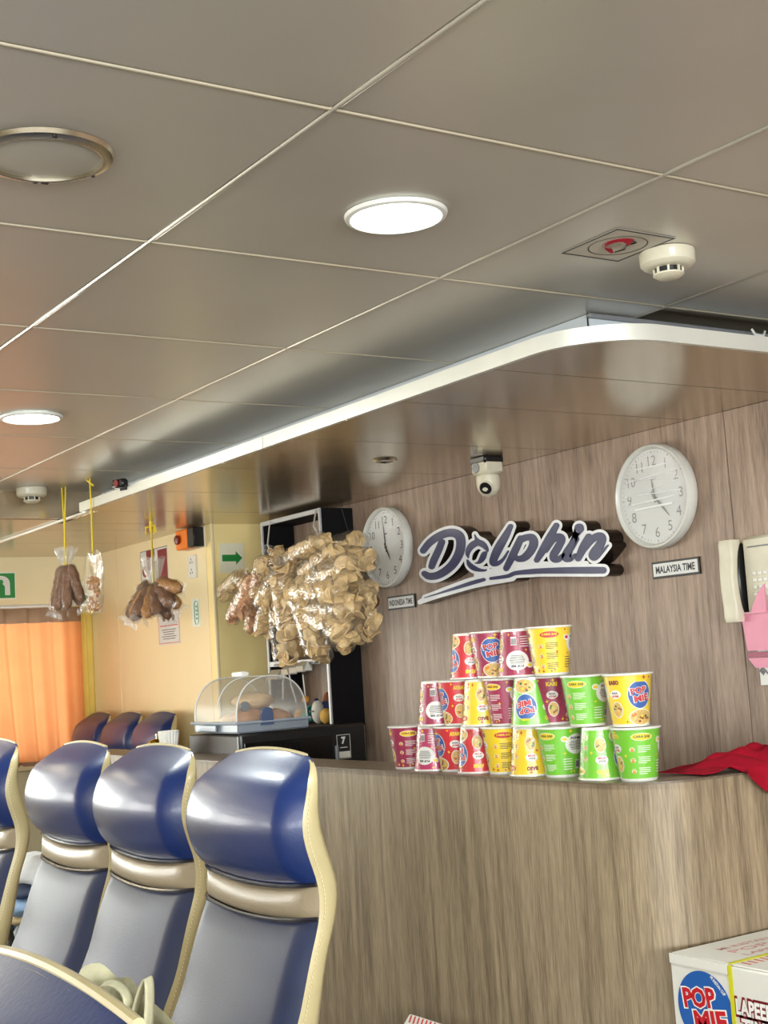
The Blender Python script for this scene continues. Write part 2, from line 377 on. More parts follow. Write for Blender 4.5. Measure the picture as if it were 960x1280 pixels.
for a, b in ((5.02, 5.36), (5.364, 5.88), (5.884, 6.498)):
    for x0, x1 in ((-1.6, -0.2), (-0.196, 1.2), (1.204, 1.83), (1.85, 2.529)):
        if x1 > 2 and a < 5.1: a = 5.131
        MB().box(((x0+x1)/2, (a+b)/2, SOF+0.008), (x1-x0, b-a, 0.016)).build('soffit_panel', M_SOFF, so)
# riser where the low ceiling over the window side begins
MB().box((0.08, 4.995, (SOF+CEIL)/2+0.005), (3.86, 0.02, CEIL-SOF+0.005)).build('riser_panel', M_SOFF, so)
MB().box((1.84, 5.6, SOF-0.004), (0.012, 1.72, 0.01), 0, 0.002).build('corner_trim', M_RIM, so)
MB().tube([(1.84, 4.775, SOF+0.03), (1.84, 4.775, SOF)], 0.006, 6).build('corner_trim', M_RIM, so)
tr = struct(bpy.data.objects.new('trim_1', None)); COL.objects.link(tr)
def band(y_from, y_to, part):
    outer, inner = rim_path(0.0, 20), rim_path(0.012, 20)
    if part == 'far': outer, inner = [(XR, 4.77), (XR, 3.342)], [(XR+0.012, 4.77), (XR+0.012, 3.342)]
    else: outer, inner = [(XR, 3.338)]+outer[1:], [(XR+0.012, 3.338)]+inner[1:]
    mb = MB()
    k = len(outer); z0, z1 = SOF-0.001, SOF+0.033
    vs = [p+(z0,) for p in outer]+[p+(z1,) for p in outer]+[p+(z1,) for p in inner]+[p+(z0,) for p in inner]
    fs = []
    for i in range(k-1):
        for q in range(4): fs.append((q*k+i, q*k+i+1, ((q+1) % 4)*k+i+1, ((q+1) % 4)*k+i))
    fs += [(0, k, 2*k, 3*k), (k-1, 2*k-1, 3*k-1, 4*k-1)]
    return mb.add(vs, fs)
band(0, 0, 'near').build('rim_strip', M_RIM, tr); band(0, 0, 'far').build('rim_strip', M_RIM, tr)
for y in (4.28, 2.9, 3.6): MB().cyl(0.004, 0, 0.006, 8, M=T(XR+0.004, y, SOF-0.004)).build('screw', M_STEEL, tr)
fb = struct(bpy.data.objects.new('trim_2', None)); COL.objects.link(fb)
MB().box((2.0035, (2.161+4.99)/2, (SOF+0.03+CEIL)/2), (0.01, 4.99-2.161, CEIL-SOF-0.03)).build('fascia_board', M_FASC, fb)
MB().box(((1.9985+XW)/2, 2.161, (SOF+0.03+CEIL)/2), (XW-1.9985, 0.01, CEIL-SOF-0.03)).build('fascia_board', M_FASC, fb)
MB().box(((1.99+XW)/2, 2.152, CEIL-0.006), (XW-1.99, 0.012, 0.01), 0, 0.002).build('cove_strip', M_GREY, fb)
MB().tube([(2.47, 2.12, CEIL-0.004), (2.475, 2.115, CEIL-0.018), (2.50, 2.112, CEIL-0.02), (2.515, 2.12, CEIL-0.006)], 0.003, 6).build('wire_loop', M_WHITE, fb)
# ---- back wall of wood laminate panels
wb = struct(MB().box((XW+0.03, (YN+5.13)/2, CEIL/2+0.02), (0.05, 5.13-YN, CEIL+0.04)).build('wall_back', M_DARKGAP))
for a, b in ((YN, 0.14), (0.14, 1.34), (1.34, 2.538), (2.538, 5.13)):
    z1 = SOF if a > 1.9 else CEIL
    if a < 1.9 < b: z1 = SOF
    MB().box((0, 0, 0), (0.02, b-a-0.003, z1), 0, 0.0012).build('wall_panel', M_WALLWOOD, wb, M=T(XW+0.01, (a+b)/2, z1/2))
# ---- passage wall with the arrow, partition behind the far seats, far window wall
wp = struct(MB().box((2.68, 5.155, 1.0), (0.30, 0.05, 1.985)).build('wall_passage', mat('yellow_panel', (250, 228, 160), 0.3, 0, 0.03, 3, coat=0.2)))
MB().box((2.533, 5.127, 1.0), (0.012, 0.012, 1.98), 0, 0.003).build('corner_trim', M_CREAM, wp)
wr = struct(MB().box((2.57, 5.84, 1.0), (0.05, 1.32, 1.985)).build('wall_partition', M_DARKGAP))
for a, b in ((5.182, 6.157), (6.161, 6.497)):
    MB().box((2.537, (a+b)/2, 1.0), (0.016, b-a, 1.978), 0, 0.0025).build('wall_panel', M_CREAM, wr)
wf = struct(bpy.data.objects.new('wall_window_side', None)); COL.objects.link(wf)
ZB, ZT = 0.985, 1.735                        # window opening
MB().box(((XF+2.56)/2, YF+0.05, ZB/2), (2.56-XF, 0.1, ZB)).build('wall_lower', M_CREAM, wf)
MB().box(((XF+2.56)/2, YF+0.05, (ZT+SOF)/2+0.02), (2.56-XF, 0.1, SOF+0.04-ZT)).build('wall_upper', M_CREAM, wf)
edges = [XF]+[e for x in FAR_WIN for e in (x-0.65, x+0.65)]+[-0.5, 2.44, 2.56]
for a, b in zip(edges[::2], edges[1::2]):
    MB().box(((a+b)/2, YF+0.05, (ZB+ZT)/2), (b-a, 0.1, ZT-ZB)).build('wall_pier', M_CREAM, wf)
MB().box((0.6, YF-0.012, 0.967), (4.0, 0.03, 0.03), 0, 0.004).build('sill_ledge', M_CREAM, wf)
MB().box((0.6, YF-0.006, 0.735), (4.0, 0.012, 0.012), 0, 0.003).build('rail_strip', M_OFFW, wf)
M_GLASS = film_mat('window_glass', (0.96, 0.98, 0.97), 0.02, 0.03, 0.0)
def window(n, x, y, w, z0, z1, s):
    t = struct(bpy.data.objects.new('window_%d' % n, None)); COL.objects.link(t)
    fr = MB()
    for sx in (-1, 1): fr.box((x+sx*(w/2-0.02), y, (z0+z1)/2), (0.04, 0.05, z1-z0), 0, 0.004)
    for z in (z0+0.02, z1-0.02): fr.box((x, y, z), (w-0.08, 0.05, 0.04), 0, 0.004)
    fr.build('window_frame', M_OFFW, t)
    MB().box((x, y+s*0.01, (z0+z1)/2), (w-0.08, 0.005, z1-z0-0.08)).build('window_pane', M_GLASS, t)
window(1, 0.97, YF+0.03, 2.94, ZB, ZT, 1)
# ---- near side wall and front wall (behind the viewer): windows give the daylight
wn = struct(bpy.data.objects.new('wall_near_side', None)); COL.objects.link(wn)
MB().box(((XF+XW)/2, YN-0.05, 0.5), (XW-XF, 0.1, 1.0)).build('wall_lower', M_CREAM, wn)
MB().box(((XF+XW)/2, YN-0.05, 1.93), (XW-XF, 0.1, 0.36)).build('wall_upper', M_CREAM, wn)
edges = [XF]+[e for x in NEAR_WIN for e in (x-0.64, x+0.64)]+[XW]
for a, b in zip(edges[::2], edges[1::2]): MB().box(((a+b)/2, YN-0.05, 1.375), (b-a, 0.1, 0.75)).build('wall_pier', M_CREAM, wn)
struct(MB().box((XF-0.05, (YN+YF)/2, 1.05), (0.1, YF-YN, 2.1)).build('wall_front', M_CREAM))
struct(MB().box((-4.8, 5.75, SOF+0.02), (6.4, 1.5, 0.02)).build('ceiling_far_side', M_SOFF))

# ================================================================== COUNTER
ct = thing('counter', 'long wood laminate bar counter with rounded corner below the lettered sign', 'counter')
CX, CY, CR = 1.822, 1.905, 0.16
def cpath(off, n=14, y0=4.95):
    r = CR-off; pts = [(CX+off, y0)]
    for i in range(n+1):
        a = math.pi+math.pi/2*i/n; pts.append((CX+CR+r*math.cos(a), CY+CR+r*math.sin(a)))
    pts.append((XW-0.001, CY+off)); return pts
fr = MB(); P = cpath(0.006); Q = cpath(0.03)
for A in (P, Q): pass
k = len(P); vs = [p+(0.0,) for p in P]+[p+(LEDGE-0.004,) for p in P]+[p+(LEDGE-0.004,) for p in Q]+[p+(0.0,) for p in Q]
fs = [(q*k+i, q*k+i+1, ((q+1) % 4)*k+i+1, ((q+1) % 4)*k+i) for i in range(k-1) for q in range(4)]+[(0, k, 2*k, 3*k), (k-1, 2*k-1, 3*k-1, 4*k-1)]
fr.add(vs, fs).build('front_panel', M_COUNTER, ct)
M_TOP = wood_mat('counter_top_wood', (88, 74, 60), (128, 112, 94), 0.35)
top = cpath(0.0)+[(XW-0.001, 2.07), (1.985, 2.07), (1.985, 4.95)]
MB().prism(top, LEDGE-0.004, LEDGE).build('counter_top', M_TOP, ct)
MB().box((1.915, 4.94, (LEDGE-0.008)/2), (0.12, 0.018, LEDGE-0.008)).build('end_panel', M_COUNTER, ct)
wt = thing('back_worktop', 'low worktop behind the counter under the microwave', 'worktop', (2.21, 4.10, 0))
MB().box((0, 0, 0.86), (0.42, 1.6, 0.04), 0, 0.002).build('worktop_board', M_TOP, wt)
for y in (-0.75, 0.75): MB().box((0, y, 0.42), (0.40, 0.03, 0.838)).build('side_support', M_COUNTER, wt)

# ================================================================== SEATS
def smooth_interp(z, pts):
    zs = np.array([p[0] for p in pts]); xs = np.array([p[1] for p in pts])
    ks = np.linspace(-1, 1, 9)*0.022
    return float(np.mean(np.interp(z+ks, zs, xs)))
FE = [(.40, -.150), (.55, -.112), (.69, -.070), (.76, -.036), (.86, -.006), (.924, .017), (.975, .020), (1.02, .006), (1.05, -.004), (1.09, -.008), (1.15, .010), (1.18, .028), (1.2, .056), (1.25, .086)]
BE = [(.40, -.085), (.6, -.034), (.752, .006), (.855, .028), (.919, .052), (.972, .062), (1.022, .048), (1.072, .033), (1.127, .031), (1.174, .044), (1.2, .054), (1.25, .076)]
HW, ZTOP = 0.22, 1.197
def hw(z):
    w = HW-0.006+0.006*math.sin(math.pi*min(1, max(0, (z-0.45)/0.75)))
    r = 0.075
    if z > ZTOP-r: w += -r+r*math.sqrt(max(0, 1-((z-(ZTOP-r))/r)**2))
    return w
def seam(z0): return lambda s: z0-0.014*(1-s*s)
Z1, Z2 = seam(0.982), seam(0.924)
def pad_fn(zlo, zhi, amp, puff, top=False):
    def fn(u, v):
        s = -1+2*u; s = math.copysign(abs(s)**0.75, s)          # denser rows near the edges
        a, b = zlo(s), zhi(s)
        if top: t = 1-(1-v)**1.6
        else: t = v
        z = a+(b-a)*t; w = hw(z)
        e = min(1.0, (1-abs(s))/0.17)**0.7
        pf = (max(0, 4*t*(1-t)))**0.35
        if top: pf = (min(1, t*6))**0.5*(max(0, 1-t**4))**0.6
        d = e*(0.010+puff*pf)+amp*(1-s*s)*(math.sin(math.pi*min(1, 0.08+0.88*t))**0.8)
        zz = z+(0.010*(1-s*s)*max(0, (z-1.1)/0.097) if top else 0)
        x = smooth_interp(z, FE)-d
        if top:                                    # the cover wraps over the top edge
            k = max(0, (t-0.75)/0.25)**2; x = smooth_interp(z, FE)-d*(1-k)+k*0.92*(smooth_interp(z, BE)-smooth_interp(z, FE)); zz += 0.0035*k
        return (x, s*w, zz)
    return fn
def make_seat():
    st = thing('passenger_seat', 'seat', 'seat', group='blue ferry seats')
    NV = 40
    zr = [0.40+(ZTOP-0.40)*(1-(1-i/NV)**1.5) for i in range(NV+1)]
    SS = [(-1, 0, 0), (-1, .35, -.004), (-1, .75, -.003), (-.97, 1, 0), (-.8, 1, 0), (-.4, 1, 0), (0, 1, 0), (.4, 1, 0), (.8, 1, 0), (.97, 1, 0), (1, .75, .003), (1, .35, .004), (1, 0, 0)]
    vs = []
    for z in zr:
        w = hw(z); a, b = smooth_interp(z, FE), smooth_interp(z, BE)
        tt = max(0, (z-1.1)/0.097)
        for s, q, e in SS:
            vs.append((a+(b-a)*q+(0.018*(1-s*s)*(1-tt) if q == 1 else 0), s*w+e, z+0.010*(1-s*s)*tt))
    n = len(SS)
    fs = [(j*n+i, j*n+i+1, (j+1)*n+i+1, (j+1)*n+i) for j in range(NV) for i in range(n-1)]
    fs += [tuple(range(n))]
    a = smooth_interp(ZTOP, FE); w = hw(ZTOP); fb_ = len(vs); SF = (-.97, -.8, -.4, 0, .4, .8, .97)
    vs += [(a, s*w, ZTOP+0.010*(1-s*s)) for s in SF]; t0 = NV*n
    fs += [(t0+3+i, t0+4+i, fb_+i+1, fb_+i) for i in range(6)]+[(t0, t0+1, t0+2, t0+3, fb_), (t0+9, t0+10, t0+11, t0+12, fb_+6)]
    sh = MB().add(vs, fs).build('side_shell', M_SHELL, st, 50); sh['label'] = 'cream leather side and back of the seat'
    tpz = [(smooth_interp(ZTOP, BE)+0.001, s*hw(ZTOP), ZTOP+0.0035+0.010*(1-s*s)) for s in np.linspace(-1.0, 1.0, 21)]
    MB().tube(tpz, 0.0038, 8).build('top_piping', M_SHELL, sh)
    th = MB()                                                    # stitching along the cream side, both edges
    for sgn in (-1, 1):
        zz = 0.5
        while zz < 1.15:
            a, b = smooth_interp(zz, FE), smooth_interp(zz, BE)
            th.box((a+(b-a)*0.22, sgn*(hw(zz)+0.0035), zz), (0.0016, 0.0016, 0.0045))
            zz += 0.0075
    o = th.build('stitching', M_THREAD, sh); o['kind'] = 'stuff'
    o = MB().grid(pad_fn(seam(0.984), lambda s: ZTOP, 0.022, 0.022, True), 28, 22).build('headrest', M_NAVY, st, 60); o['label'] = 'glossy navy blue padded headrest'
    o = MB().grid(pad_fn(seam(0.926), seam(0.980), 0.010, 0.010), 24, 8).build('neck_band', M_BAND, st, 60); o['label'] = 'taupe leather band under the headrest'
    o = MB().grid(pad_fn(lambda s: 0.42, seam(0.922), 0.016, 0.016), 28, 24).build('backrest', M_NAVY2, st, 60); o['label'] = 'worn dark navy backrest panel'
    for zc in (0.9825, 0.924):
        pts = []
        for i in range(25):
            s = -1+2*i/24; z = seam(zc)(s); e = min(1.0, (1-abs(s))/0.17)**0.7
            am = 0.014*(1-s*s)*0.55
            pts.append((smooth_interp(z, FE)-e*0.013-am-0.002, s*hw(z), z))
        MB().tube(pts, 0.0042, 6).build('piping', M_PIPE, st)
    cu = MB()
    def cush(u, v):
        a = 2*math.pi*u; b = -math.pi/2+math.pi*v
        c = lambda x, p: math.copysign(abs(x)**p, x)
        return (-0.36+0.24*c(math.cos(b), .35)*c(math.cos(a), .35), 0.215*c(math.cos(b), .35)*c(math.sin(a), .35), 0.39+0.06*c(math.sin(b), .5))
    cu.grid(cush, 32, 12, cu=True).build('seat_cushion', M_NAVY2, st, 60)
    for sgn in (-1, 1):
        MB().box((-0.34, sgn*0.15, 0.16), (0.05, 0.04, 0.33), 0, 0.006).build('leg', M_GREY, st)
    MB().box((-0.2, 0, 0.34), (0.36, 0.36, 0.04), 0, 0.006).build('seat_frame', M_GREY, st)
    return st
SEAT0 = make_seat()
SX = 1.2
seats = [
 (SX, 2.335, 1, 'nearest of the three full navy seats with taupe bands, right beside the bar counter'),
 (SX, 2.835, 1, 'middle one of the three full navy seats in front of the bar counter'),
 (SX-0.004, 3.293, 1, 'third navy seat from the counter corner, farthest of the three full ones'),
 (SX-0.02, 3.915, 1, 'navy seat cut by the left picture edge, its cream side turned to us'),
 (0.225, 0.815, 1, 'navy headrest closest to the viewer, cut off in the bottom left corner'),
 (2.405, 5.525, .80, 'right one of three small far seats against the cream partition, behind the tissue cup'),
 (2.405, 5.89, .80, 'middle one of three small far seats against the cream partition'),
 (2.405, 6.255, .80, 'left one of three small far seats, next to the orange curtain'),
 (1.80, 6.235, .84, 'far seat of which only a pale top corner shows at the left picture edge')]
for i, (x, y, wsc, lab) in enumerate(seats):
    M = T(x, y, 0) @ Matrix.Diagonal((1, wsc, 0.987 if x < 0.5 else 1, 1))
    if i == 0: SEAT0.matrix_basis = M; SEAT0['label'] = lab
    else: dup(SEAT0, lab, M)

# ================================================================== CEILING FITTINGS
M_LED = mat('led_diffuser', (236, 255, 250), 0.4, emit=9, var=0)
def downlight(x, y, label, z=CEIL, r=0.085):
    t = thing('ceiling_light', label, 'ceiling light', (x, y, z))
    MB().lathe([(r-0.013, -0.004), (r-0.009, -0.008), (r-0.002, -0.006), (r, 0.0), (r-0.013, 0.0)], 48).build('trim_ring', M_WHITE, t)
    MB().disc(r-0.0125, -0.0042, 48).build('diffuser', M_LED, t)
    l = bpy.data.lights.new('lamp_light', 'AREA'); l.shape = 'DISK'; l.size = 2*r-0.03; l.energy = 5.5; l.color = (0.93, 1.0, 0.97)
    o = bpy.data.objects.new('lamp_light', l); COL.objects.link(o); o.parent = t; o.location = (0, 0, -0.012)
    return t
downlight(1.236, 1.772, 'round white glowing ceiling downlight, the large one above the bar')
downlight(1.238, 3.57, 'round white glowing ceiling downlight farther away at the left edge')
# speaker
sp_ = thing('ceiling_speaker', 'round ceiling speaker with polished ring and grey mesh at top left', 'speaker', (0.638, 1.752, CEIL))
MB().lathe([(0.079, -0.004), (0.0795, -0.009), (0.082, -0.0098), (0.094, -0.006), (0.097, 0.0), (0.079, 0.0)], 56).build('polished_ring', M_STEEL, sp_)
MB().lathe([(0.0001, -0.0075), (0.06, -0.007), (0.079, -0.0045)], 48).build('speaker_mesh', metal_panel('speaker_mesh', (186, 182, 170), 0.5, 0.3, 0.2, 0.0028), sp_)
for a in (20, 140, 260): MB().cyl(0.003, -0.0125, -0.009, 8, M=RZ(a) @ T(0.088, 0, 0.003)).build('screw', M_BLACK, sp_)
MB().box((0.03, 0.082, -0.0085), (0.010, 0.007, 0.002)).box((0.017, 0.085, -0.0085), (0.006, 0.006, 0.002)).build('terminal_slot', M_BLACK, sp_)
# phone sticker on the ceiling (seen from below)
M_PAPER = mat('sticker_paper', (196, 190, 176), 0.5, 0, 0.03)
M_RED = mat('print_red', (196, 24, 40), 0.4); M_DKRED = mat('print_dark_red', (128, 18, 34), 0.4)
M_INK = mat('print_black', (26, 24, 24), 0.45)
st = thing('ceiling_sticker', 'square black-bordered sticker with red telephone handset sign on the ceiling', 'sign', M=frame((1.711, 1.757, CEIL-0.0006), (-1, 0, 0), (0, 1, 0)))
MB().box((0, 0, -0.0003), (0.142, 0.152, 0.0006)).build('sheet', M_PAPER, st)
b = MB()
for sgn in (-1, 1): b.box((sgn*0.0685, 0, 0.0004), (0.004, 0.148, 0.0004)); b.box((0, sgn*0.0735, 0.0004), (0.141, 0.004, 0.0004))
b.lathe([(0.052, 0.0004), (0.0545, 0.0006)], 40); b.build('border', M_INK, st)
hs = MB(); arc = [(0.034-0.030*(1-math.cos(a))*0.9, 0.030*math.sin(a)-0.01, 0.0006) for a in np.linspace(-1.9, 1.9, 14)]
hs.tube(arc, [0.011, 0.012, 0.009, 0.006, .005, .005, .005, .005, .005, .005, 0.006, 0.009, 0.012, 0.011], 8, flat=0.08)
hs.build('handset_print', M_DKRED, st)
c_ = MB(); c_.tube([(0.0, -0.036, .0007), (-0.018, -0.03, .0007), (-0.012, -0.01, .0007), (-0.026, 0.008, .0007), (-0.02, 0.03, .0007)], 0.0022, 6, flat=0.1); c_.build('cord_print', M_INK, st)
# smoke detectors
def detector(x, y, z, label, s=1.0):
    t = thing('smoke_detector', label, 'smoke detector', M=T(x, y, z) @ Matrix.Diagonal((s, s, s, 1)))
    MB().lathe([(0.0001, 0.0), (0.054, 0.0), (0.056, -0.004), (0.055, -0.026), (0.048, -0.033), (0.036, -0.035), (0.0001, -0.035)], 40).build('base', M_OFFW, t)
    MB().cyl(0.027, -0.046, -0.033, 32).build('sensor_core', M_BLACK, t)
    for k in range(8): MB().box((0.0285, 0, -0.04), (0.004, 0.004, 0.014), M=RZ(45*k)).build('cage_rib', M_OFFW, t)
    MB().lathe([(0.0001, -0.056), (0.022, -0.055), (0.031, -0.049), (0.031, -0.046), (0.0001, -0.046)], 32).build('cap', M_OFFW, t)
    MB().box((0.0545, 0, -0.015), (0.003, 0.012, 0.016), M=RZ(-125)).build('indicator_window', M_WHITE, t)
    return t
detector(1.828, 1.751, CEIL, 'round cream smoke detector on the ceiling beside the telephone sticker', 0.92)
pd = atz(33, 613, CEIL)
detector(pd.x, min(pd.y, 4.90), CEIL, 'small blurred ceiling detector at the left edge above the hanging snacks', 1.0)
# small recessed lamp on the soffit
t = thing('soffit_spot', 'small round recessed spot lamp under the glossy soffit, unlit', 'ceiling light', (2.317, 3.467, SOF))
MB().lathe([(0.026, -0.001), (0.03, -0.006), (0.036, -0.006), (0.04, 0)], 32).build('ring', M_STEEL, t)
MB().lathe([(0.0001, -0.003), (0.026, -0.002)], 24).build('lens', M_WHITE, t)
# small black device on the rim
t = thing('rim_camera', 'small black and red device clipped on the soffit rim at far left', 'camera', M=T(1.812, 4.33, SOF+0.04) @ RZ(20))
MB().box((-0.012, 0, 0), (0.03, 0.06, 0.03), 0, 0.006).build('body', M_BLACK, t)
MB().cyl(0.012, 0, 0.004, 16, M=T(-0.027, 0.0, 0) @ RY(-90)).build('lens', mat('lens_red', (120, 20, 22), 0.2), t)
MB().box((0.004, 0, -0.012), (0.006, 0.03, 0.02)).build('clip', M_BLACK, t)
# security camera at the top of the back wall
cc = thing('security_camera', 'white and black dome security camera hanging from the soffit above the sign', 'camera', M=T(2.63, 3.36, SOF))
MB().box((0, 0, -0.028), (0.075, 0.075, 0.056), 0, 0.008).build('junction_box', M_OFFW, cc)
MB().box((0, 0, -0.010), (0.079, 0.079, 0.026), 0, 0.006).build('dark_cover', M_BLACK, cc)
MB().cyl(0.016, 0, 0.003, 20, M=T(-0.0385, 0.008, -0.034) @ RY(-90)).build('screw_cap', M_GREY, cc)
MB().lathe([(0.034, -0.056), (0.038, -0.06), (0.038, -0.085), (0.034, -0.104), (0.022, -0.12), (0.0001, -0.126)], 32).build('head', M_OFFW, cc)
eye = MB().lathe([(0.019, 0.0), (0.021, 0.005), (0.018, 0.008), (0.0001, 0.007)], 28, M=T(-0.022, -0.016, -0.098) @ RZ(30) @ RY(-118)).build('lens', M_BLACK, cc)
MB().lathe([(0.022, -0.004), (0.023, 0.004), (0.020, 0.007)], 28, M=T(-0.022, -0.016, -0.098) @ RZ(30) @ RY(-118)).build('lens_rim', M_OFFW, cc)

# ================================================================== SIGN (channel letters)
def contour(field, x0, y0, st):
    """closed zero-level loops of a sampled field (positive inside)"""
    h, w = field.shape; ins = field > 0; seg = {}
    def pt(a, b):
        (i, j), (k, l) = a, b; fa, fb = field[j, i], field[l, k]; t = fa/(fa-fb)
        return (x0+st*(i+(k-i)*t), y0+st*(j+(l-j)*t))
    ed = {0: ((0, 0), (1, 0)), 1: ((1, 0), (1, 1)), 2: ((1, 1), (0, 1)), 3: ((0, 1), (0, 0))}
    tab = {1: [(3, 0)], 2: [(0, 1)], 3: [(3, 1)], 4: [(1, 2)], 5: [(3, 2), (1, 0)], 6: [(0, 2)], 7: [(3, 2)], 8: [(2, 3)], 9: [(2, 0)], 10: [(0, 3), (2, 1)], 11: [(2, 1)], 12: [(1, 3)], 13: [(1, 0)], 14: [(0, 3)]}
    code = ins[:-1, :-1]*1+ins[:-1, 1:]*2+ins[1:, 1:]*4+ins[1:, :-1]*8
    nxt, pts = {}, {}
    for j, i in zip(*np.nonzero((code > 0) & (code < 15))):
        for a, b in tab[int(code[j, i])]:
            ks = []
            for e in (a, b):
                p, q = ed[e]; A, B = (i+p[0], j+p[1]), (i+q[0], j+q[1]); key = (A, B) if A < B else (B, A)
                pts[key] = pt(A, B); ks.append(key)
            nxt[ks[0]] = ks[1]
    loops = []
    while nxt:
        s, e = nxt.popitem(); L = [s]
        while e != s and e in nxt: L.append(e); e = nxt.pop(e)
        if len(L) > 8: loops.append([pts[q] for q in L])
    return loops
def sdf(strokes, X, Y):
    d = np.full(X.shape, 1e3)
    for st in strokes:
        if len(st) == 1: x, y, r = st[0]; d = np.minimum(d, np.hypot(X-x, Y-y)-r)
        for (ax, ay, ra), (bx, by, rb) in zip(st, st[1:]):
            L2 = (bx-ax)**2+(by-ay)**2+1e-9
            t = np.clip(((X-ax)*(bx-ax)+(Y-ay)*(by-ay))/L2, 0, 1)
            d = np.minimum(d, np.hypot(X-ax-t*(bx-ax), Y-ay-t*(by-ay))-(ra+t*(rb-ra)))
    return d
def spline(st, n=6):
    if len(st) < 3: return st
    P = [np.array(p, float) for p in st]; P = [2*P[0]-P[1]]+P+[2*P[-1]-P[-2]]; out = []
    for i in range(1, len(P)-2):
        for k in range(n):
            t = k/n; a, b, c, d = P[i-1:i+3]
            out.append(tuple(0.5*((2*b)+(c-a)*t+(2*a-5*b+4*c-d)*t*t+(3*b-a-3*c+d)*t**3)))
    return out+[tuple(P[-2])]
def s1(L): return [(515+x/6.857, 640+y/6.857, r/6.857) for x, y, r in L]
def s2(L): return [(645+x/6.4, 630+y/6.4, r/6.4) for x, y, r in L]
LET = {
 'D': [s1([(100, 330, 27), (150, 268, 30), (220, 215, 32), (300, 182, 34), (365, 180, 36), (412, 212, 38), (422, 280, 38), (405, 360, 38), (355, 445, 36), (290, 505, 34), (215, 545, 32), (150, 550, 30), (110, 528, 24)]),
       s1([(258, 258, 27), (232, 325, 29), (190, 415, 30), (172, 465, 27)])],
 'o': [s1([(486, 392, 4), (480, 355, 17), (492, 318, 24), (522, 283, 28), (568, 263, 28), (612, 280, 25), (643, 315, 15), (652, 335, 6)]),
       s1([(540, 192, 2), (552, 225, 10), (565, 250, 22)]),
       s1([(478, 412, 6), (495, 448, 18), (530, 478, 22), (580, 497, 15), (628, 500, 9), (642, 492, 3)]),
       s1([(643, 342, 6), (622, 362, 22), (606, 398, 24), (580, 430, 14), (545, 440, 3)])],
 'l': [s1([(848, 122, 20), (805, 205, 30), (745, 310, 36), (706, 395, 33), (700, 435, 28), (738, 440, 20), (785, 405, 12), (828, 335, 6)])],
 'p': [s1([(935, 228, 28), (870, 365, 31), (812, 482, 25)]),
       s2([(40, 285, 28), (85, 268, 26), (130, 270, 30), (145, 315, 34), (120, 375, 32), (75, 425, 30), (28, 440, 24), (-4, 425, 20)])],
 'h': [s2([(325, 172, 22), (272, 270, 30), (222, 360, 30), (170, 448, 22)]),
       s2([(240, 370, 22), (292, 288, 28), (345, 262, 28), (368, 285, 29), (340, 345, 30), (305, 405, 30), (308, 438, 28), (342, 442, 24), (385, 405, 14)])],
 'i': [s2([(485, 280, 22), (440, 345, 30), (402, 405, 30), (402, 436, 26), (436, 440, 22), (480, 405, 12)]), s2([(508, 190, 34), (510, 200, 34)])],
 'n': [s2([(585, 262, 26), (545, 340, 32), (500, 436, 24)]),
       s2([(545, 365, 22), (605, 288, 28), (665, 255, 28), (692, 275, 30), (672, 330, 34), (628, 385, 32), (612, 415, 26), (632, 432, 22), (675, 400, 14), (738, 330, 6)])]}
STRIPE = {'left': [s1([(112, 735, 3), (250, 692, 8), (400, 645, 14), (530, 604, 17), (618, 580, 15)])],
          'right': [s1([(680, 570, 13), (820, 550, 16)])+s2([(0, 553, 17), (120, 541, 21), (200, 536, 22), (400, 531, 26), (600, 530, 28), (698, 530, 27)])]}
LET = {k: [spline(s) for s in v] for k, v in LET.items()}
STRIPE = {k: [spline(s) for s in v] for k, v in STRIPE.items()}
FILL = [spline(s1([(66, 772, 20), (200, 712, 34), (350, 660, 42), (500, 612, 48), (625, 585, 48), (760, 560, 50), (850, 545, 50)])), spline(s1([(660, 520, 25), (745, 505, 35), (860, 500, 40)])),
        s2([(0, 500, 30), (120, 490, 30), (300, 490, 30), (560, 480, 25)]), s1([(150, 330, 20), (175, 345, 20)]), s1([(640, 555, 20), (560, 545, 30)])]
step = 0.4; gx, gy = np.meshgrid(np.arange(512, 790, step), np.arange(640, 766, step))
ink = {k: sdf(v, gx, gy) for k, v in {**LET, **{'s'+k: v for k, v in STRIPE.items()}}.items()}
board = np.minimum(np.minimum.reduce(list(ink.values()))-3.7, sdf(FILL, gx, gy))
XS = XW-0.058                                # plane of the sign's face
sign = thing('lettered_sign', 'large script lettered sign with white faces, navy letters and dark deep edges', 'sign', M=on_back((XW, 3.6, 1.70)))
inv = sign.matrix_basis.inverted()
def extr(field, x_front, x_back, mats, name, parent, side=1, origin=(512, 640)):
    loops = contour(-field, origin[0], origin[1], step); mb = MB(); b0 = 0; flat = []
    L3 = [[inv @ atx(u, v, XS) for u, v in L] for L in loops]
    L2 = [[Vector((p.x, p.y, 0)) for p in L] for L in L3]
    tri = tessellate_polygon(L2); al = [p for L in L2 for p in L]; n = len(al)
    zf, zb = XW-x_front, XW-x_back
    mb.add([(p.x, p.y, zf) for p in al]+[(p.x, p.y, zb) for p in al], [])
    for t in tri:
        mb.f.append(tuple(t)); mb.m.append(0); mb.f.append(tuple(n+i for i in reversed(t))); mb.m.append(side)
    b0 = 0
    for L in L2:
        k = len(L)
        for i in range(k): mb.f.append((b0+i, b0+(i+1) % k, n+b0+(i+1) % k, n+b0+i)); mb.m.append(side)
        b0 += k
    return mb.build(name, mats, parent, 30)
M_SIGNW = mat('sign_white', (236, 238, 240), 0.3, 0, 0.03, 30)
M_SIGNE = mat('sign_dark_return', (52, 42, 36), 0.22, 0.5, 0.15, 10)
M_SIGNN = mat('sign_navy', (62, 66, 100), 0.4, 0, 0.05, 30)
extr(board, XS, XW-0.001, [M_SIGNW, M_SIGNE], 'sign_body', sign)
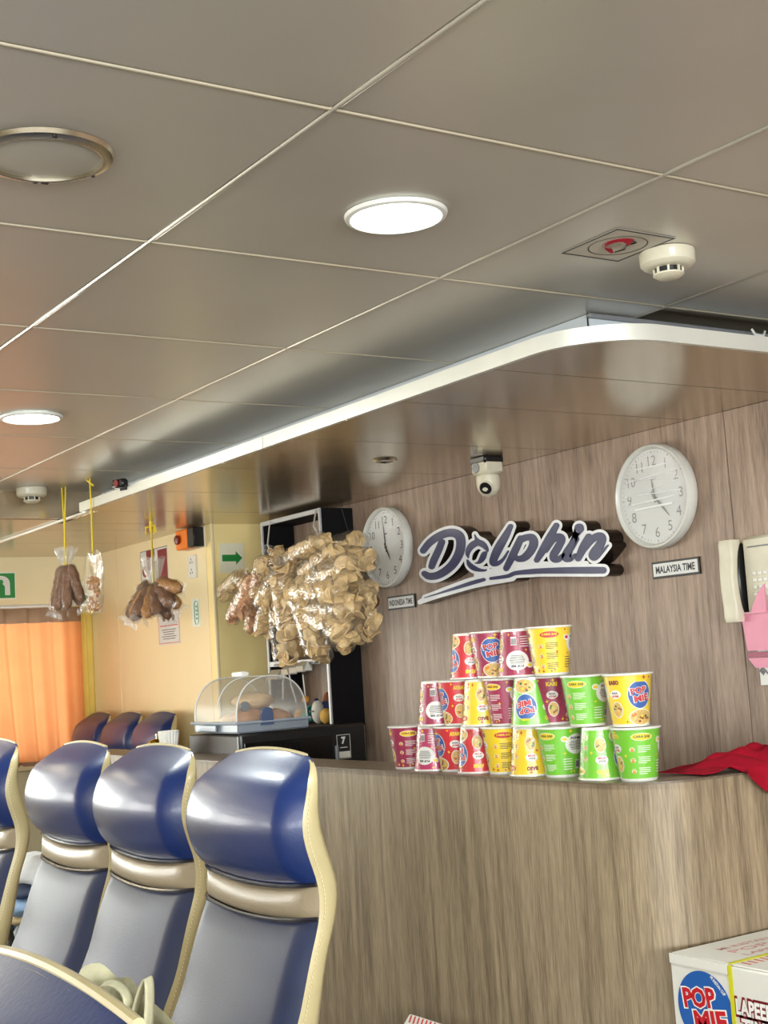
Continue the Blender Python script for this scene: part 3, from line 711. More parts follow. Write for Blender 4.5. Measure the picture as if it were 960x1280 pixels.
for k, f in ink.items(): extr(f, XS-0.003, XS+0.0005, [M_SIGNN, M_SIGNN], 'underline_stripe' if k.startswith('s') and len(k) > 1 else 'letter_face', sign)

# ================================================================== CLOCKS AND TIME PLATES
M_DIAL = mat('clock_dial', (226, 228, 228), 0.4, 0, 0.02)
M_RIMG = mat('clock_rim', (214, 214, 206), 0.3, 0, 0.04)
M_NUM = mat('clock_ink', (92, 94, 98), 0.5)
M_CRINK = film_mat('crinkled_film', (1, 1, 1), 0.28, 0.05, 0.12, 9)
def clock(p, label, hands, film):
    t = thing('wall_clock', label, 'clock', M=on_back(p)); R = 0.151
    MB().lathe([(0.0001, 0.002), (R-0.006, 0.002), (R, 0.010), (R, 0.030), (R-0.004, 0.040), (R-0.009, 0.042), (R-0.014, 0.036), (R-0.0155, 0.024)], 64).build('case_ring', M_RIMG, t)
    MB().disc(R-0.0145, 0.024, 64).build('dial', M_DIAL, t)
    for h in range(1, 13):
        nm = MB(); a = math.radians(90-30*h); add_text(nm, str(h), 0.103*math.cos(a), 0.103*math.sin(a), 0.0245, h=0.029, bold=0.0, res=3); nm.build('numeral', M_NUM, t)
    tk = MB()
    for k in range(60): tk.box((0, 0.128, 0.0245), (0.0012 if k % 5 else 0.0026, 0.005 if k % 5 else 0.008, 0.0004), M=RZ(-6*k))
    tk.build('minute_track', M_NUM, t)['kind'] = 'stuff'
    for nme, ang, ln, wd in hands:
        MB().prism([(-wd, -0.018), (wd, -0.018), (wd*1.2, ln*0.4), (0.0008, ln), (-0.0008, ln), (-wd*1.2, ln*0.4)], 0.026, 0.0268, M=RZ(-ang)).build(nme, M_INK, t)
    MB().cyl(0.005, 0.025, 0.029, 16).build('hand_hub', M_INK, t)
    MB().box((0, 0.05, 0.0245), (0.022, 0.004, 0.0003)).build('maker_line', M_NUM, t)
    MB().lathe([(0.0001, 0.0325), (R-0.0145, 0.0325)], 48).build('glass', M_CRINK if film else film_mat('clock_glass', (0.98, 0.98, 0.98), 0.03, 0.04, 0.0), t)
    if film:
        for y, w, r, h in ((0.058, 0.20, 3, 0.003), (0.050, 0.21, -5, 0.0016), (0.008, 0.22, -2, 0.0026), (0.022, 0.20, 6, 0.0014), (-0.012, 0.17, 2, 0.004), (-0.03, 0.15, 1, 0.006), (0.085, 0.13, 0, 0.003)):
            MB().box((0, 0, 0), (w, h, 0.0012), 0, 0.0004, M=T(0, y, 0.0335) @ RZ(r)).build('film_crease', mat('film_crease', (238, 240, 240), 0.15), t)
    return t
clock(atx(826, 620.5, XW).to_3d(), 'right wall clock under crinkled film, above the Malaysia time plate', [('hour_hand', -6, 0.052, 0.003), ('minute_hand', 139, 0.082, 0.0035)], True)
clock(atx(489.5, 684, XW).to_3d(), 'left wall clock beside the hanging cracker bags, above the Indonesia time plate', [('hour_hand', 152, 0.055, 0.0032), ('minute_hand', -6, 0.088, 0.0026)], False)
M_PLATE = mat('plate_white', (214, 216, 214), 0.4, 0, 0.03)
def plate(p, w, h, text, label, tw, rot):
    t = thing('time_plate', label, 'sign', M=on_back(p) @ RZ(rot))
    MB().box((0, 0, 0.003), (w, h, 0.006), 0, 0.001).build('backing', M_INK, t)
    MB().box((0, 0, 0.0065), (w-0.012, h-0.012, 0.001)).build('face', M_PLATE, t)
    mb = MB(); add_text(mb, text, 0, 0, 0.0073, h=h*0.44, w=tw, bold=0.03); mb.build('lettering', M_INK, t)
plate(atx(846, 710, XW), 0.185, 0.048, 'MALAYSIA TIME', 'white plate reading MALAYSIA TIME below the right clock', 0.152, 0)
plate(atx(503, 752.5, XW), 0.178, 0.050, 'INDONESIA TIME', 'white plate reading INDONESIA TIME below the left clock', 0.15, 0)

# ================================================================== INSTANT NOODLE CUPS
CUPC = {'maroon': (158, 6, 72), 'pink': (190, 34, 98), 'red': (208, 18, 38), 'yellow': (240, 206, 8), 'green': (112, 196, 24)}
PAL = {k: mat('cup_'+k, v, 0.28, 0, 0.03, 30, coat=0.3) for k, v in CUPC.items()}
P_WHITE = mat('print_white', (240, 238, 232), 0.35); P_YEL = mat('print_yellow', (248, 212, 30), 0.35)
P_BLUE = mat('print_blue', (34, 92, 170), 0.35); P_NOOD = mat('print_noodle', (214, 178, 96), 0.4, 0, 0.25, 260); P_BROWN = mat('print_brown', (140, 76, 34), 0.4)
P_ORANGE = mat('print_orange', (236, 120, 24), 0.35); P_DGREEN = mat('print_dark_green', (30, 96, 40), 0.35); P_LIME = mat('print_lime', (196, 222, 90), 0.35)
P_MAT = [P_WHITE, M_INK, M_RED, P_YEL, P_BLUE, P_NOOD, P_BROWN, P_ORANGE, P_DGREEN, P_LIME, M_DKRED]
WH, IK, RD, YE, BL, ND, BR, OR, DG, LM, DR = range(11)
CUP_H, RB, RTOP = 0.1025, 0.0355, 0.0475
M_CUPW = mat('cup_white', (234, 232, 224), 0.3, 0, 0.02, coat=0.3)
M_FOILL = mat('foil_lid', (222, 222, 216), 0.3, 0.3, 0.05, 40)
def on_cone(x, y, z):
    """print space (x along the wall, y up from the foot, z = lift) onto the tapering cup; x = 0 faces local -Y"""
    r = RB+(RTOP-RB)*y/CUP_H+z; a = -math.pi/2+x/0.042
    return (r*math.cos(a), r*math.sin(a), y)
def ell(mb, cx, cy, rx, ry, z, m, n=28):
    """filled ellipse with inner rings so that it hugs the round wall"""
    rings = [1, .75, .5, .25]; vs = [on_cone(cx+rx*q*math.cos(2*math.pi*i/n), cy+ry*q*math.sin(2*math.pi*i/n), z) for q in rings for i in range(n)]+[on_cone(cx, cy, z)]
    fs = [(j*n+i, j*n+(i+1) % n, (j+1)*n+(i+1) % n, (j+1)*n+i) for j in range(3) for i in range(n)]+[(3*n+i, 3*n+(i+1) % n, 4*n) for i in range(n)]
    mb.add(vs, fs, m)
def rect(mb, cx, cy, w, h, z, m):
    n = max(1, int(w/0.006)); vs = [on_cone(cx-w/2+w*i/n, cy+s*h/2, z) for s in (-1, 1) for i in range(n+1)]
    mb.add(vs, [(i, i+1, n+2+i, n+1+i) for i in range(n)], m)
def star(mb, cx, cy, r, z, m):
    p = [on_cone(cx+(r if k % 2 == 0 else r*0.36)*math.cos(k*math.pi/4), cy+(r if k % 2 == 0 else r*0.36)*math.sin(k*math.pi/4), z) for k in range(8)]
    mb.add(p+[on_cone(cx, cy, z)], [(k, (k+1) % 8, 8) for k in range(8)], m)
def txt(mb, s, cx, cy, z, h, m, w=None, bold=0.03, rot=0): add_text(mb, s, cx, cy, z, h=h, w=w, bold=bold, mat=m, rot=rot, map_=on_cone)
Z1_, Z2_, Z3_, Z4_ = 0.0003, 0.0006, 0.0009, 0.0012
def print_for(color):
    mb = MB(); rnd = random.Random(len(color)*7+1)
    # front: blue bubble with the brand words over a bowl of noodles (x = 0)
    ell(mb, 0.0, 0.062, 0.0255, 0.028, Z1_, WH); ell(mb, 0.0, 0.062, 0.024, 0.0265, Z2_, BL)
    for t_, y_, x_ in (('POP', 0.070, -0.003), ('MIE', 0.055, 0.003)):
        txt(mb, t_, x_, y_, Z3_, 0.0145, WH, w=0.036, bold=0.09, rot=8); txt(mb, t_, x_, y_, Z4_, 0.0125, RD, w=0.032, bold=0.045, rot=8)
    rect(mb, 0.0, 0.0885, 0.016, 0.004, Z3_, YE)
    ell(mb, 0.002, 0.018, 0.028, 0.016, Z1_, WH); ell(mb, 0.002, 0.018, 0.026, 0.0145, Z2_, ND)
    for k in range(9): ell(mb, 0.002+rnd.uniform(-.02, .02), 0.018+rnd.uniform(-.009, .009), 0.0035, 0.0026, Z3_, rnd.choice((BR, OR, DG, YE)), 10)
    # how-to panel (x = 0.088): oval title and lines of small print beside little bowls
    x = 0.105
    tone = RD if color == 'yellow' else YE
    ell(mb, x, 0.086, 0.020, 0.0075, Z1_, WH if color != 'yellow' else YE); ell(mb, x, 0.086, 0.019, 0.0066, Z2_, tone)
    txt(mb, 'CARA SAJI', x, 0.086, Z3_, 0.0062, YE if color == 'yellow' else DG if color == 'green' else DR, w=0.030, bold=0.04)
    ln = IK if color == 'yellow' else WH
    for q, y0 in enumerate((0.068, 0.047, 0.026)):
        for r_ in range(4): rect(mb, x+0.004-(r_ == 3)*0.004, y0-r_*0.0036, 0.026-(r_ == 3)*0.008-(r_ == 1)*0.002, 0.0013, Z1_, ln)
        ell(mb, x-0.0195, y0-0.006, 0.0052, 0.0046, Z1_, WH, 14); ell(mb, x-0.0195, y0-0.005, 0.0040, 0.003, Z2_, ND, 12); rect(mb, x-0.0195, y0-0.0085, 0.006, 0.003, Z3_, OR)
    # contents panel (x = -0.088): bar code, white disc with lettering
    x = -0.099
    rect(mb, x+0.010, 0.026, 0.014, 0.018, Z1_, WH)
    for k in range(7): rect(mb, x+0.0045+k*0.0018, 0.027, 0.0009 if k % 2 else 0.0013, 0.013, Z2_, IK)
    ell(mb, x+0.004, 0.068, 0.025, 0.021, Z1_, WH)
    txt(mb, 'POP MIE', x+0.004, 0.080, Z2_, 0.0056, IK, w=0.026, bold=0.04)
    for r_ in range(6): rect(mb, x+0.004, 0.0735-r_*0.0032, 0.034-abs(r_-2)*0.003, 0.0012, Z2_, IK)
    for r_ in range(5): rect(mb, x-0.016, 0.038-r_*0.0052, 0.02, 0.0016, Z1_, WH if color != 'yellow' else IK)
    ell(mb, x-0.022, 0.079, 0.0075, 0.006, Z1_, WH, 16); ell(mb, x-0.022, 0.079, 0.005, 0.0035, Z2_, tone, 12)
    # flavour panel (x = 0.044) and the back seam side (x = 0.132): badges, bowl and sparkles
    for x in (0.05, -0.05):
        txt(mb, {'green': 'SOTO', 'yellow': 'BASO', 'red': 'AYAM', 'maroon': 'KARI', 'pink': 'KARI'}[color], x, 0.087, Z2_, 0.009, YE if color != 'yellow' else DR, w=0.022, bold=0.07)
        ell(mb, x, 0.064, 0.0125, 0.0085, Z1_, WH, 20); txt(mb, 'RASA', x, 0.0665, Z2_, 0.0042, IK, w=0.013, bold=0.03); txt(mb, 'AYAM', x, 0.0605, Z2_, 0.0048, RD, w=0.015, bold=0.05)
        ell(mb, x+0.001, 0.034, 0.0125, 0.016, Z1_, WH, 20); ell(mb, x+0.001, 0.034, 0.011, 0.0145, Z2_, ND, 20)
        for k in range(6): ell(mb, x+rnd.uniform(-.007, .009), 0.034+rnd.uniform(-.009, .009), 0.0026, 0.002, Z3_, rnd.choice((BR, OR, DG, LM)), 8)
    for k in range(15):
        star(mb, rnd.uniform(-0.13, 0.13), rnd.choice((0.01, 0.05, 0.095, 0.012, 0.046)), rnd.uniform(0.003, 0.0052), Z1_, YE if color != 'yellow' else RD)
    return mb.mesh('print', P_MAT, 60, recalc=False)
PRINTS = {k: print_for(k) for k in CUPC}
CUPM = {}
for k, m in PAL.items():
    CUPM[k] = MB().lathe([(0.0001, 0.001), (RB-0.003, 0.001), (RB-0.001, 0.0), (RB, 0.001), (RB+0.0006, 0.0055), (RB+0.0006, 0.0056), (RTOP-0.0004, CUP_H-0.003), (RTOP-0.0004, CUP_H-0.0029), (RTOP, CUP_H)], 56, mats=[1, 1, 1, 1, 1, 0, 1, 1]).mesh('cup_wall', [m, M_CUPW])
LIDM = MB().lathe([(RTOP-0.001, CUP_H-0.003), (RTOP+0.0022, CUP_H-0.0025), (RTOP+0.003, CUP_H-0.0005), (RTOP+0.0022, CUP_H+0.0012), (RTOP-0.002, CUP_H+0.0012)], 56).mesh('rim', M_CUPW)
FOILM = MB().lathe([(0.0001, CUP_H+0.0013), (RTOP+0.001, CUP_H+0.0013)], 48).mesh('lid', M_FOILL)
WRAPM = MB().lathe([(RB+0.0022, 0.0), (RB+0.0024, 0.002), (RTOP+0.0022, CUP_H-0.004), (RTOP+0.0038, CUP_H-0.001), (RTOP+0.0038, CUP_H+0.001)], 40).mesh('shrink_film', film_mat('shrink_film', (0.98, 0.98, 0.98), 0.035, 0.05, 0.5, 30))
def cup(color, u, v, x, row, inv, face, label, dx=0.0):
    """face: print position (x in print space) turned to the viewer"""
    X = x+dx; p = atx(u, v, X); z = LEDGE+row*0.1052
    dirv = math.atan2(-p.y, -X)                       # towards the viewer
    # local angle of the face: -pi/2 + face/0.042
    a = -math.pi/2+face/0.042
    if not inv: M = T(X, p.y, z) @ Matrix.Rotation(dirv-a, 4, 'Z')
    else: M = T(X, p.y, z+CUP_H+0.0014) @ Matrix.Rotation(dirv+a, 4, 'Z') @ Matrix.Rotation(math.pi, 4, 'X')
    t = thing('noodle_cup', label, 'cup', M=M, group='instant noodle cups in the pyramid')
    for nme, me in (('cup_wall', CUPM[color]), ('rim', LIDM), ('lid', FOILM), ('print', PRINTS[color]), ('shrink_film', WRAPM)):
        o = bpy.data.objects.new(nme, me); COL.objects.link(o); o.parent = t
    return t
A_F, A_H, A_C, A_V, A_B, A_W = 0.0, 0.105, -0.099, 0.05, 0.135, -0.05
ORD = ['first', 'second', 'third', 'fourth', 'fifth', 'sixth', 'seventh', 'eighth', 'ninth']
rows = [
 [('maroon', 512, 0, A_H, 0), ('pink', 543, 1, A_C-0.02, 0), ('red', 570, 0, A_V, 0), ('red', 598, 1, A_W, 0), ('yellow', 631, 0, A_H, 0), ('yellow', 664.5, 1, A_V, 0), ('green', 702, 0, A_B, 0), ('green', 752, 1, A_V, 0), ('green', 797, 0, A_H-0.01, 0.005)],
 [('maroon', 546.5, 1, A_C, 0), ('red', 574, 0, A_V, 0), ('yellow', 602.5, 1, A_V, 0), ('maroon', 633, 0, A_C-0.03, 0), ('green', 665, 1, A_F-0.015, 0), ('maroon', 691, 0, A_V, 0.035), ('green', 733, 0, A_H+0.018, -0.002), ('yellow', 787, 0, A_F-0.022, 0)],
 [('red', 587, 1, A_W, 0), ('maroon', 615, 0, A_F, 0), ('maroon', 648, 1, A_C, 0), ('yellow', 688, 0, A_H, 0)]]
RN = ['bottom', 'middle', 'top']
for r_, row in enumerate(rows):
    for k, (c, u, iv, fc, dx) in enumerate(row):
        lab = '%s noodle cup %s, %s from the left in the %s row' % (c, 'upside down' if iv else 'upright', ORD[k], RN[r_])
        cup(c, u, (945, 878, 815)[r_], 1.888, r_, iv, fc, lab, dx)

# ================================================================== CARTONS IN FRONT OF THE COUNTER
M_CARD = mat('carton_white', (222, 220, 212), 0.5, 0, 0.04, 12)
BT = float(atz(843, 1193, F-0.564).z)
ca = thing('carton', 'white noodle carton with blue oval print and yellow strap at lower right', 'box', (1.825, 1.895, 0))
ZL = 0.36
MB().box((0.20, -0.20, (BT+ZL)/2), (0.40, 0.40, BT-ZL-0.004), 0, 0.003).build('carton_body', M_CARD, ca)
MB().box((0.205, -0.205, BT), (0.404, 0.404, 0.004), 0, 0.0015).build('top_flap', M_CARD, ca)
fl_ = MB().prism([(-0.0025, -0.002), (-0.0025, -0.142), (0.002, -0.142), (0.002, -0.002)], BT-0.016, BT+0.001); fl_.build('tucked_flap', M_CARD, ca)
face = ca.matrix_basis.inverted() @ on_back((1.825, 1.895, 0))   # print frame: x to the right along the face, y up
def cprint(name, mats, fn):
    mb = MB(); fn(mb); return mb.build(name, mats, ca, 60, M=face, recalc=False)
cz = BT-0.086
def pm(mb):
    mb.disc(0.066, 0.0008, 48, 0, T(0.080, cz, 0), 1, 1.0)
    for t_, y_, x_ in (('POP', 0.018, -0.012), ('MIE', -0.019, 0.012)):
        add_text(mb, t_, 0.080+x_, cz+y_, 0.0012, h=0.041, w=0.086, bold=0.08, mat=1, rot=8); add_text(mb, t_, 0.080+x_, cz+y_, 0.0016, h=0.036, w=0.079, bold=0.04, mat=2, rot=8)
    add_text(mb, 'MI INSTAN CUP', 0.116, cz+0.046, 0.0012, h=0.0065, w=0.042, bold=0.03, mat=1, rot=-42)
    for k in range(2):
        for b_, h_, dw, z_, m_ in ((0.11, 0.036, 0.008, 0.0010, 3), (0.04, 0.027, 0.0, 0.0014, 1)):
            add_text(mb, ('LAPEER', 'TIME')[k], (0.197, 0.200)[k], cz+(0.018, -0.014)[k], z_, h=h_, w=(0.084, 0.070)[k]+dw, bold=b_, mat=m_)
cprint('brand_print', [P_BLUE, P_WHITE, M_RED, M_DKRED], pm)
sb = MB(); sb.box((0.148, (BT+ZL)/2, 0.0012), (0.009, BT-ZL, 0.0012))
sb.build('strap', mat('strap_yellow', (206, 204, 40), 0.3, 0, 0.05), ca, M=face)
sb = MB(); sb.box((0.20, -0.148, BT+0.003), (0.40, 0.009, 0.0012)); sb.build('strap', MATS['strap_yellow'], ca)
tp = MB()
for k in range(24): tp.box((0.02+k*0.016, -0.168, BT+0.0025), (0.004, 0.022, 0.0004), M=None)
tp.build('stripe_print', mat('carton_red_print', (206, 92, 70), 0.5), ca)['kind'] = 'stuff'
tp = MB(); Mtop = T(0.17, -0.085, BT+0.0023) @ RZ(0)
for q, (s_, y_, h_) in enumerate((('MI INSTAN CUP', 0.03, 0.016), ('POP MIE', 0.0, 0.022), ('LAPEER TIME', -0.032, 0.014))): add_text(tp, s_, 0, y_, 0, h=h_, w=0.2, bold=0.02, M=Mtop)
tp.build('top_print', mat('faded_pink_print', (214, 160, 156), 0.5), ca)
cb = thing('carton', 'lower white carton holding up the printed noodle carton', 'box', (1.825, 1.895, 0))
MB().box((0.202, -0.202, ZL/2-0.001), (0.40, 0.40, ZL-0.003), 0, 0.003).build('carton_body', M_CARD, cb)
MB().box((0.202, -0.202, 0.08), (0.402, 0.402, 0.02)).build('tape', mat('brown_tape', (170, 136, 90), 0.3), cb)
# second carton between seats and counter, only a corner of its open flap shows
p = atx(512, 1268, 1.72)
cc2 = thing('carton', 'open carton flap with red striped edge poking up at the bottom edge', 'box', (1.72, p.y, 0))
zt = p.z-0.06
MB().box((-0.13, -0.14, zt/2), (0.18, 0.27, zt), 0, 0.002).build('carton_body', M_CARD, cc2)
q1 = MB(); q1.add([(0.0, 0.0, p.z), (-0.055, 0, zt), (-0.055, -0.28, zt), (0.0, -0.28, p.z)], [(0, 1, 2, 3)]); q1.add([(0.003, 0.0, p.z), (-0.05, 0, zt-0.003), (-0.05, -0.28, zt-0.003), (0.003, -0.28, p.z)], [(0, 1, 2, 3)])
q1.build('open_flap', M_CARD, cc2)
q1 = MB()
for k in range(18):
    y = -0.006-k*0.015
    q1.add([(-0.0008, y, p.z), (-0.0125, y-0.006, p.z-0.0125), (-0.0125, y-0.012, p.z-0.0125), (-0.0008, y-0.006, p.z)], [(0, 1, 2, 3)])
q1.build('stripe_print', M_RED, cc2, recalc=False)['kind'] = 'stuff'

# ================================================================== WALL TELEPHONE AND POUCH
ph = thing('wall_telephone', 'cream wall telephone with handset, cut by the right picture edge', 'telephone', M=on_back((XW, 2.44, 1.515)))
MB().box((0.035, 0.0, 0.022), (0.145, 0.225, 0.044), 0, 0.008).build('body', M_OFFW, ph)
MB().box((0.035, 0.085, 0.0455), (0.10, 0.004, 0.003)).build('groove', M_GREY, ph)
hz = MB()
def hand(u, v):
    a = 2*math.pi*u; y = -0.108+0.216*v; e = abs(2*v-1)
    zc = 0.060+0.014*(1-(2*v-1)**2); hx, hzz = 0.023+0.002*e, 0.014+0.010*max(0, e-0.6)/0.4
    cc = lambda x: math.copysign(abs(x)**0.45, x)
    f = 1 if 0 < v < 1 else 0.9
    return (-0.062+hx*cc(math.cos(a))*f, y, zc+hzz*cc(math.sin(a))*f)
hz.grid(hand, 24, 22, cu=True); n0 = 24
hz.f.append(tuple(range(24))); hz.m.append(0); hz.f.append(tuple(range(22*24, 23*24))); hz.m.append(0)
hz.build('handset', M_OFFW, ph, 50)
MB().box((-0.0445, 0.0, 0.046), (0.012, 0.20, 0.03), 0, 0.004).build('cradle', M_BLACK, ph)
for r_ in range(4):
    for c_ in range(3): MB().box((0.0+c_*0.018, 0.015-r_*0.018, 0.0455), (0.012, 0.010, 0.004), 0, 0.0015).build('key', M_WHITE, ph)
po = thing('wall_pouch', 'pink plastic wall pouch below the telephone, cut by the right picture edge', 'pouch', M=on_back((XW, 2.455, 1.36)))
M_PINK = mat('pink_plastic', (218, 132, 158), 0.35, 0, 0.05); M_DPINK = mat('deep_pink', (150, 50, 84), 0.35)
MB().prism([(-0.035, 0.066), (0.07, 0.066), (0.07, -0.03), (-0.022, -0.03)], 0.012, 0.055).build('pocket', M_PINK, po)
MB().box((0.018, 0.068, 0.034), (0.11, 0.006, 0.048), 0, 0.002).build('pocket_lip', mat('pale_pink', (232, 186, 196), 0.4), po)
MB().prism([(-0.03, -0.034), (0.07, -0.034), (0.07, -0.048), (-0.026, -0.048)], 0.012, 0.05).build('band', M_DPINK, po)
MB().prism([(-0.028, -0.049), (0.07, -0.049), (0.07, -0.075), (-0.005, -0.075)], 0.012, 0.05).build('lower_pocket', M_PINK, po)
MB().prism([(0.005, 0.066), (0.06, 0.066), (0.06, 0.14), (0.032, 0.112)], 0.06, 0.064).build('pink_sheet', M_PINK, po)
MB().box((0.02, -0.015, 0.006), (0.10, 0.215, 0.006), 0, 0.001).build('backing_card', M_WHITE, po)
sp2 = MB()
for k in range(10): sp2.tube([(-0.018+0.012*math.cos(a)+0.004*k*0.3, -0.094+0.018*math.sin(a)-0.0012*k, 0.0095) for a in np.linspace(0.3, 2.6, 7)], 0.0011, 5)
sp2.build('spiral_print', M_GREY, po)

# ================================================================== RED CLOTH ON THE LEDGE
cl = MB(); rnd = random.Random(3)
def cloth(u, v):
    x = 1.985+0.62*u; y = 2.05-0.125*v-0.03*math.sin(3*u)*(1-v)
    grow = min(1, u*5)*(0.55+0.45*min(1, u*2.5))
    h = grow*(0.020*math.sin(math.pi*min(1, v*1.15))**0.6+0.012*abs(math.sin(9*u+5*v+0.8))+0.010*abs(math.sin(17*u-7*v))+0.006*math.sin(31*u+11*v))
    z = LEDGE+max(0.0035, h+0.003)
    if v > 0.70 and u > 0.13:
        k = (v-0.70)/0.30; dr = min(1, (u-0.13)/0.10)
        y = min(y, CY-0.008-0.010*k-0.005*math.sin(24*u)); z = LEDGE+0.012*(1-k)-k*dr*(0.035+0.10*u+0.012*math.sin(19*u))
    elif v > 0.70: y = max(y, CY+0.014)
    return (x, y, z)
cl.grid(cloth, 90, 36)
o = cl.build('red_cloth', mat('red_fabric', (152, 6, 34), 0.8, 0, 0.10, 40, bump=0.15, bscale=500, spec=0.2), None, 80)
sol = o.modifiers.new('thick', 'SOLIDIFY'); sol.thickness = 0.002; sol.offset = 1
tag(o, 'crumpled dark red cloth lying over the right end of the counter', 'cloth')

# ================================================================== OPEN CABINET ON THE BACK WALL
kb = thing('open_cabinet', 'tall black open cabinet with pale metal edge trims behind the hanging crackers', 'cabinet', (2.735, 4.689, 0))
M_TRIM = mat('cabinet_trim', (182, 184, 186), 0.4, 0.2, 0.05)
CT, CS, CB_ = 1.962, 1.388, 1.142
X0, X1, Y0, Y1 = -0.07, 0.073, -0.24, 0.24
MB().box((0.0, Y0+0.008, CT/2), (X1-X0, 0.016, CT), 0, 0.001).build('side_panel', M_MATTBLACK, kb)
MB().box((0.0, Y1-0.008, CT/2), (X1-X0, 0.016, CT), 0, 0.001).build('side_panel', M_MATTBLACK, kb)
MB().box((0.0, 0, CT-0.008), (X1-X0, Y1-Y0-0.034, 0.016)).build('top_panel', M_MATTBLACK, kb)
MB().box((0.0, 0, CS-0.010), (X1-X0, Y1-Y0-0.034, 0.016)).build('shelf', M_MATTBLACK, kb)
MB().box((0.0, 0, CB_-0.010), (X1-X0, Y1-Y0-0.034, 0.016)).build('shelf', M_MATTBLACK, kb)
MB().box((0.02, 0, (CB_-0.02)/2), (0.1, Y1-Y0-0.034, CB_-0.02)).build('lower_body', M_MATTBLACK, kb)
for y in (Y0+0.007, Y1-0.007): MB().box((X0-0.003, y, (CT+CB_)/2), (0.008, 0.014, CT-CB_), 0, 0.001).build('edge_trim', M_TRIM, kb)
MB().box((X0-0.003, 0, CT-0.009), (0.008, Y1-Y0-0.03, 0.018), 0, 0.001).build('edge_trim', M_TRIM, kb)
MB().box((X0-0.003, 0, CS-0.008), (0.008, Y1-Y0-0.03, 0.020), 0, 0.001).build('edge_trim', mat('trim_white', (224, 226, 228), 0.4), kb)
MB().tube([(0.02, Y0-0.004, CT-0.005), (0.03, Y0-0.006, CT-0.05), (0.045, Y0-0.005, CT-0.10), (0.045, Y0-0.005, CT-0.2)], 0.003, 6).build('cable', M_BLACK, kb)
# plug adapters hanging under the shelf with white leads
ad = thing('plug_adapters', 'row of pale plug adapters with cables under the cabinet shelf', 'adapter', (2.648, 4.70, 1.352))
M_BEIGE = mat('adapter_shell', (168, 158, 140), 0.45)
for k, (y, zz, w) in enumerate(((0.10, -0.016, 0.085), (0.0, 0.0, 0.05), (-0.065, 0.006, 0.06), (-0.12, 0.010, 0.05))):
    MB().prism([(-0.02, -0.016), (0.02, -0.016), (0.022, 0.004), (0.0, 0.022), (-0.022, 0.004)], -w/2, w/2, M=T(-0.02, y, zz) @ RX(90)).build('adapter_body', M_BEIGE, ad)
    MB().prism([(-0.018, -0.014), (0.018, -0.014), (0.0, 0.02)], 0, 0.004, M=T(-0.02, y-w/2-0.0005, zz) @ RX(90)).build('end_cap', M_WHITE, ad)
for y0, y1, zz in ((0.0, -0.045, -0.125), (0.04, 0.06, -0.11), (0.15, 0.20, -0.05)):
    MB().tube([(-0.02, y0, -0.016), (-0.024, y0*0.6+y1*0.4, zz*0.45), (-0.02, y1, zz)], 0.003, 6).build('lead', M_WHITE, ad)
MB().box((0.005, -0.02, 0.024), (0.03, 0.32, 0.008)).build('rail', M_GREY, ad)
# small things on the lower shelf
def soft(name, label, cat, u, v, x, r, col, sc=(1, 1, 1), extra=None, z=CB_-0.002):
    p = atx(u, v, x); t = thing(name, label, cat, (p.x, p.y, z))
    mb = MB(); mb.lathe([(0.0001, 0)]+[(r*math.sin(math.pi*i/12), r*(1-math.cos(math.pi*i/12))) for i in range(1, 12)]+[(0.0001, 2*r)], 24, M=Matrix.Diagonal((sc[0], sc[1], sc[2], 1)))
    mb.build('body', mat(name+'_colour', col, 0.7, 0, 0.08), t)
    if extra: extra(t)
    return t
M_TOYO = mat('toy_orange', (224, 152, 60), 0.7, 0, 0.1); M_TOYW = mat('toy_white', (206, 204, 194), 0.7, 0, 0.05); M_TOYB = mat('toy_navy', (38, 50, 100), 0.7)
def face_(t):
    for s_ in (-1, 1): MB().cyl(0.004, 0, 0.003, 12, M=T(-0.028, s_*0.011, 0.05) @ RY(-90)).build('eye', M_INK, t)
    MB().lathe([(0.0001, 0.0), (0.012, 0.004), (0.0001, 0.012)], 14, M=T(-0.004, 0, 0.088)).build('tuft', M_TOYB, t)
soft('plush_toy', 'small off-white plush with dark eyes leaning on the lower cabinet shelf', 'toy', 397, 880, 2.70, 0.032, (206, 204, 194), (0.8, 0.85, 1.45), face_)
cp2 = atx(388, 895, 2.70); t = thing('teal_cup', 'teal plastic cup lying among the toys in the cabinet', 'cup', M=T(cp2.x, cp2.y+0.01, CB_+0.03) @ RX(70))
MB().lathe([(0.0001, -0.03), (0.022, -0.03), (0.031, 0.035), (0.028, 0.035), (0.02, -0.026)], 28).build('cup_wall', mat('teal_plastic', (88, 184, 172), 0.4), t)
soft('orange_ball', 'small orange ball on the cabinet shelf left of the teal cup', 'ball', 377, 897, 2.71, 0.03, (222, 160, 62))
soft('yellow_toy', 'round yellow toy in the front corner of the cabinet shelf', 'toy', 408, 898, 2.69, 0.03, (204, 160, 70), (0.8, 1, 1))
soft('striped_toy', 'brown and navy toy standing at the right post of the cabinet', 'toy', 409, 870, 2.74, 0.03, (150, 84, 44), (0.7, 0.7, 2.0),
     lambda t: MB().lathe([(0.022, 0.05), (0.0225, 0.07), (0.019, 0.085)], 24).build('navy_band', M_TOYB, t))
b_ = atx(382, 874, 2.655); t = thing('ball_pendant', 'tiny orange ball hanging on a white lead in the cabinet', 'ball', b_)
MB().lathe([(0.0001, -0.014)]+[(0.014*math.sin(math.pi*i/10), -0.014*math.cos(math.pi*i/10)) for i in range(1, 10)]+[(0.0001, 0.014)], 20).build('ball', M_TOYO, t)
MB().tube([(0, 0, 0.012), (0, 0.006, 0.06), (0, 0.01, 0.095)], 0.0022, 6).build('lead', M_WHITE, t)

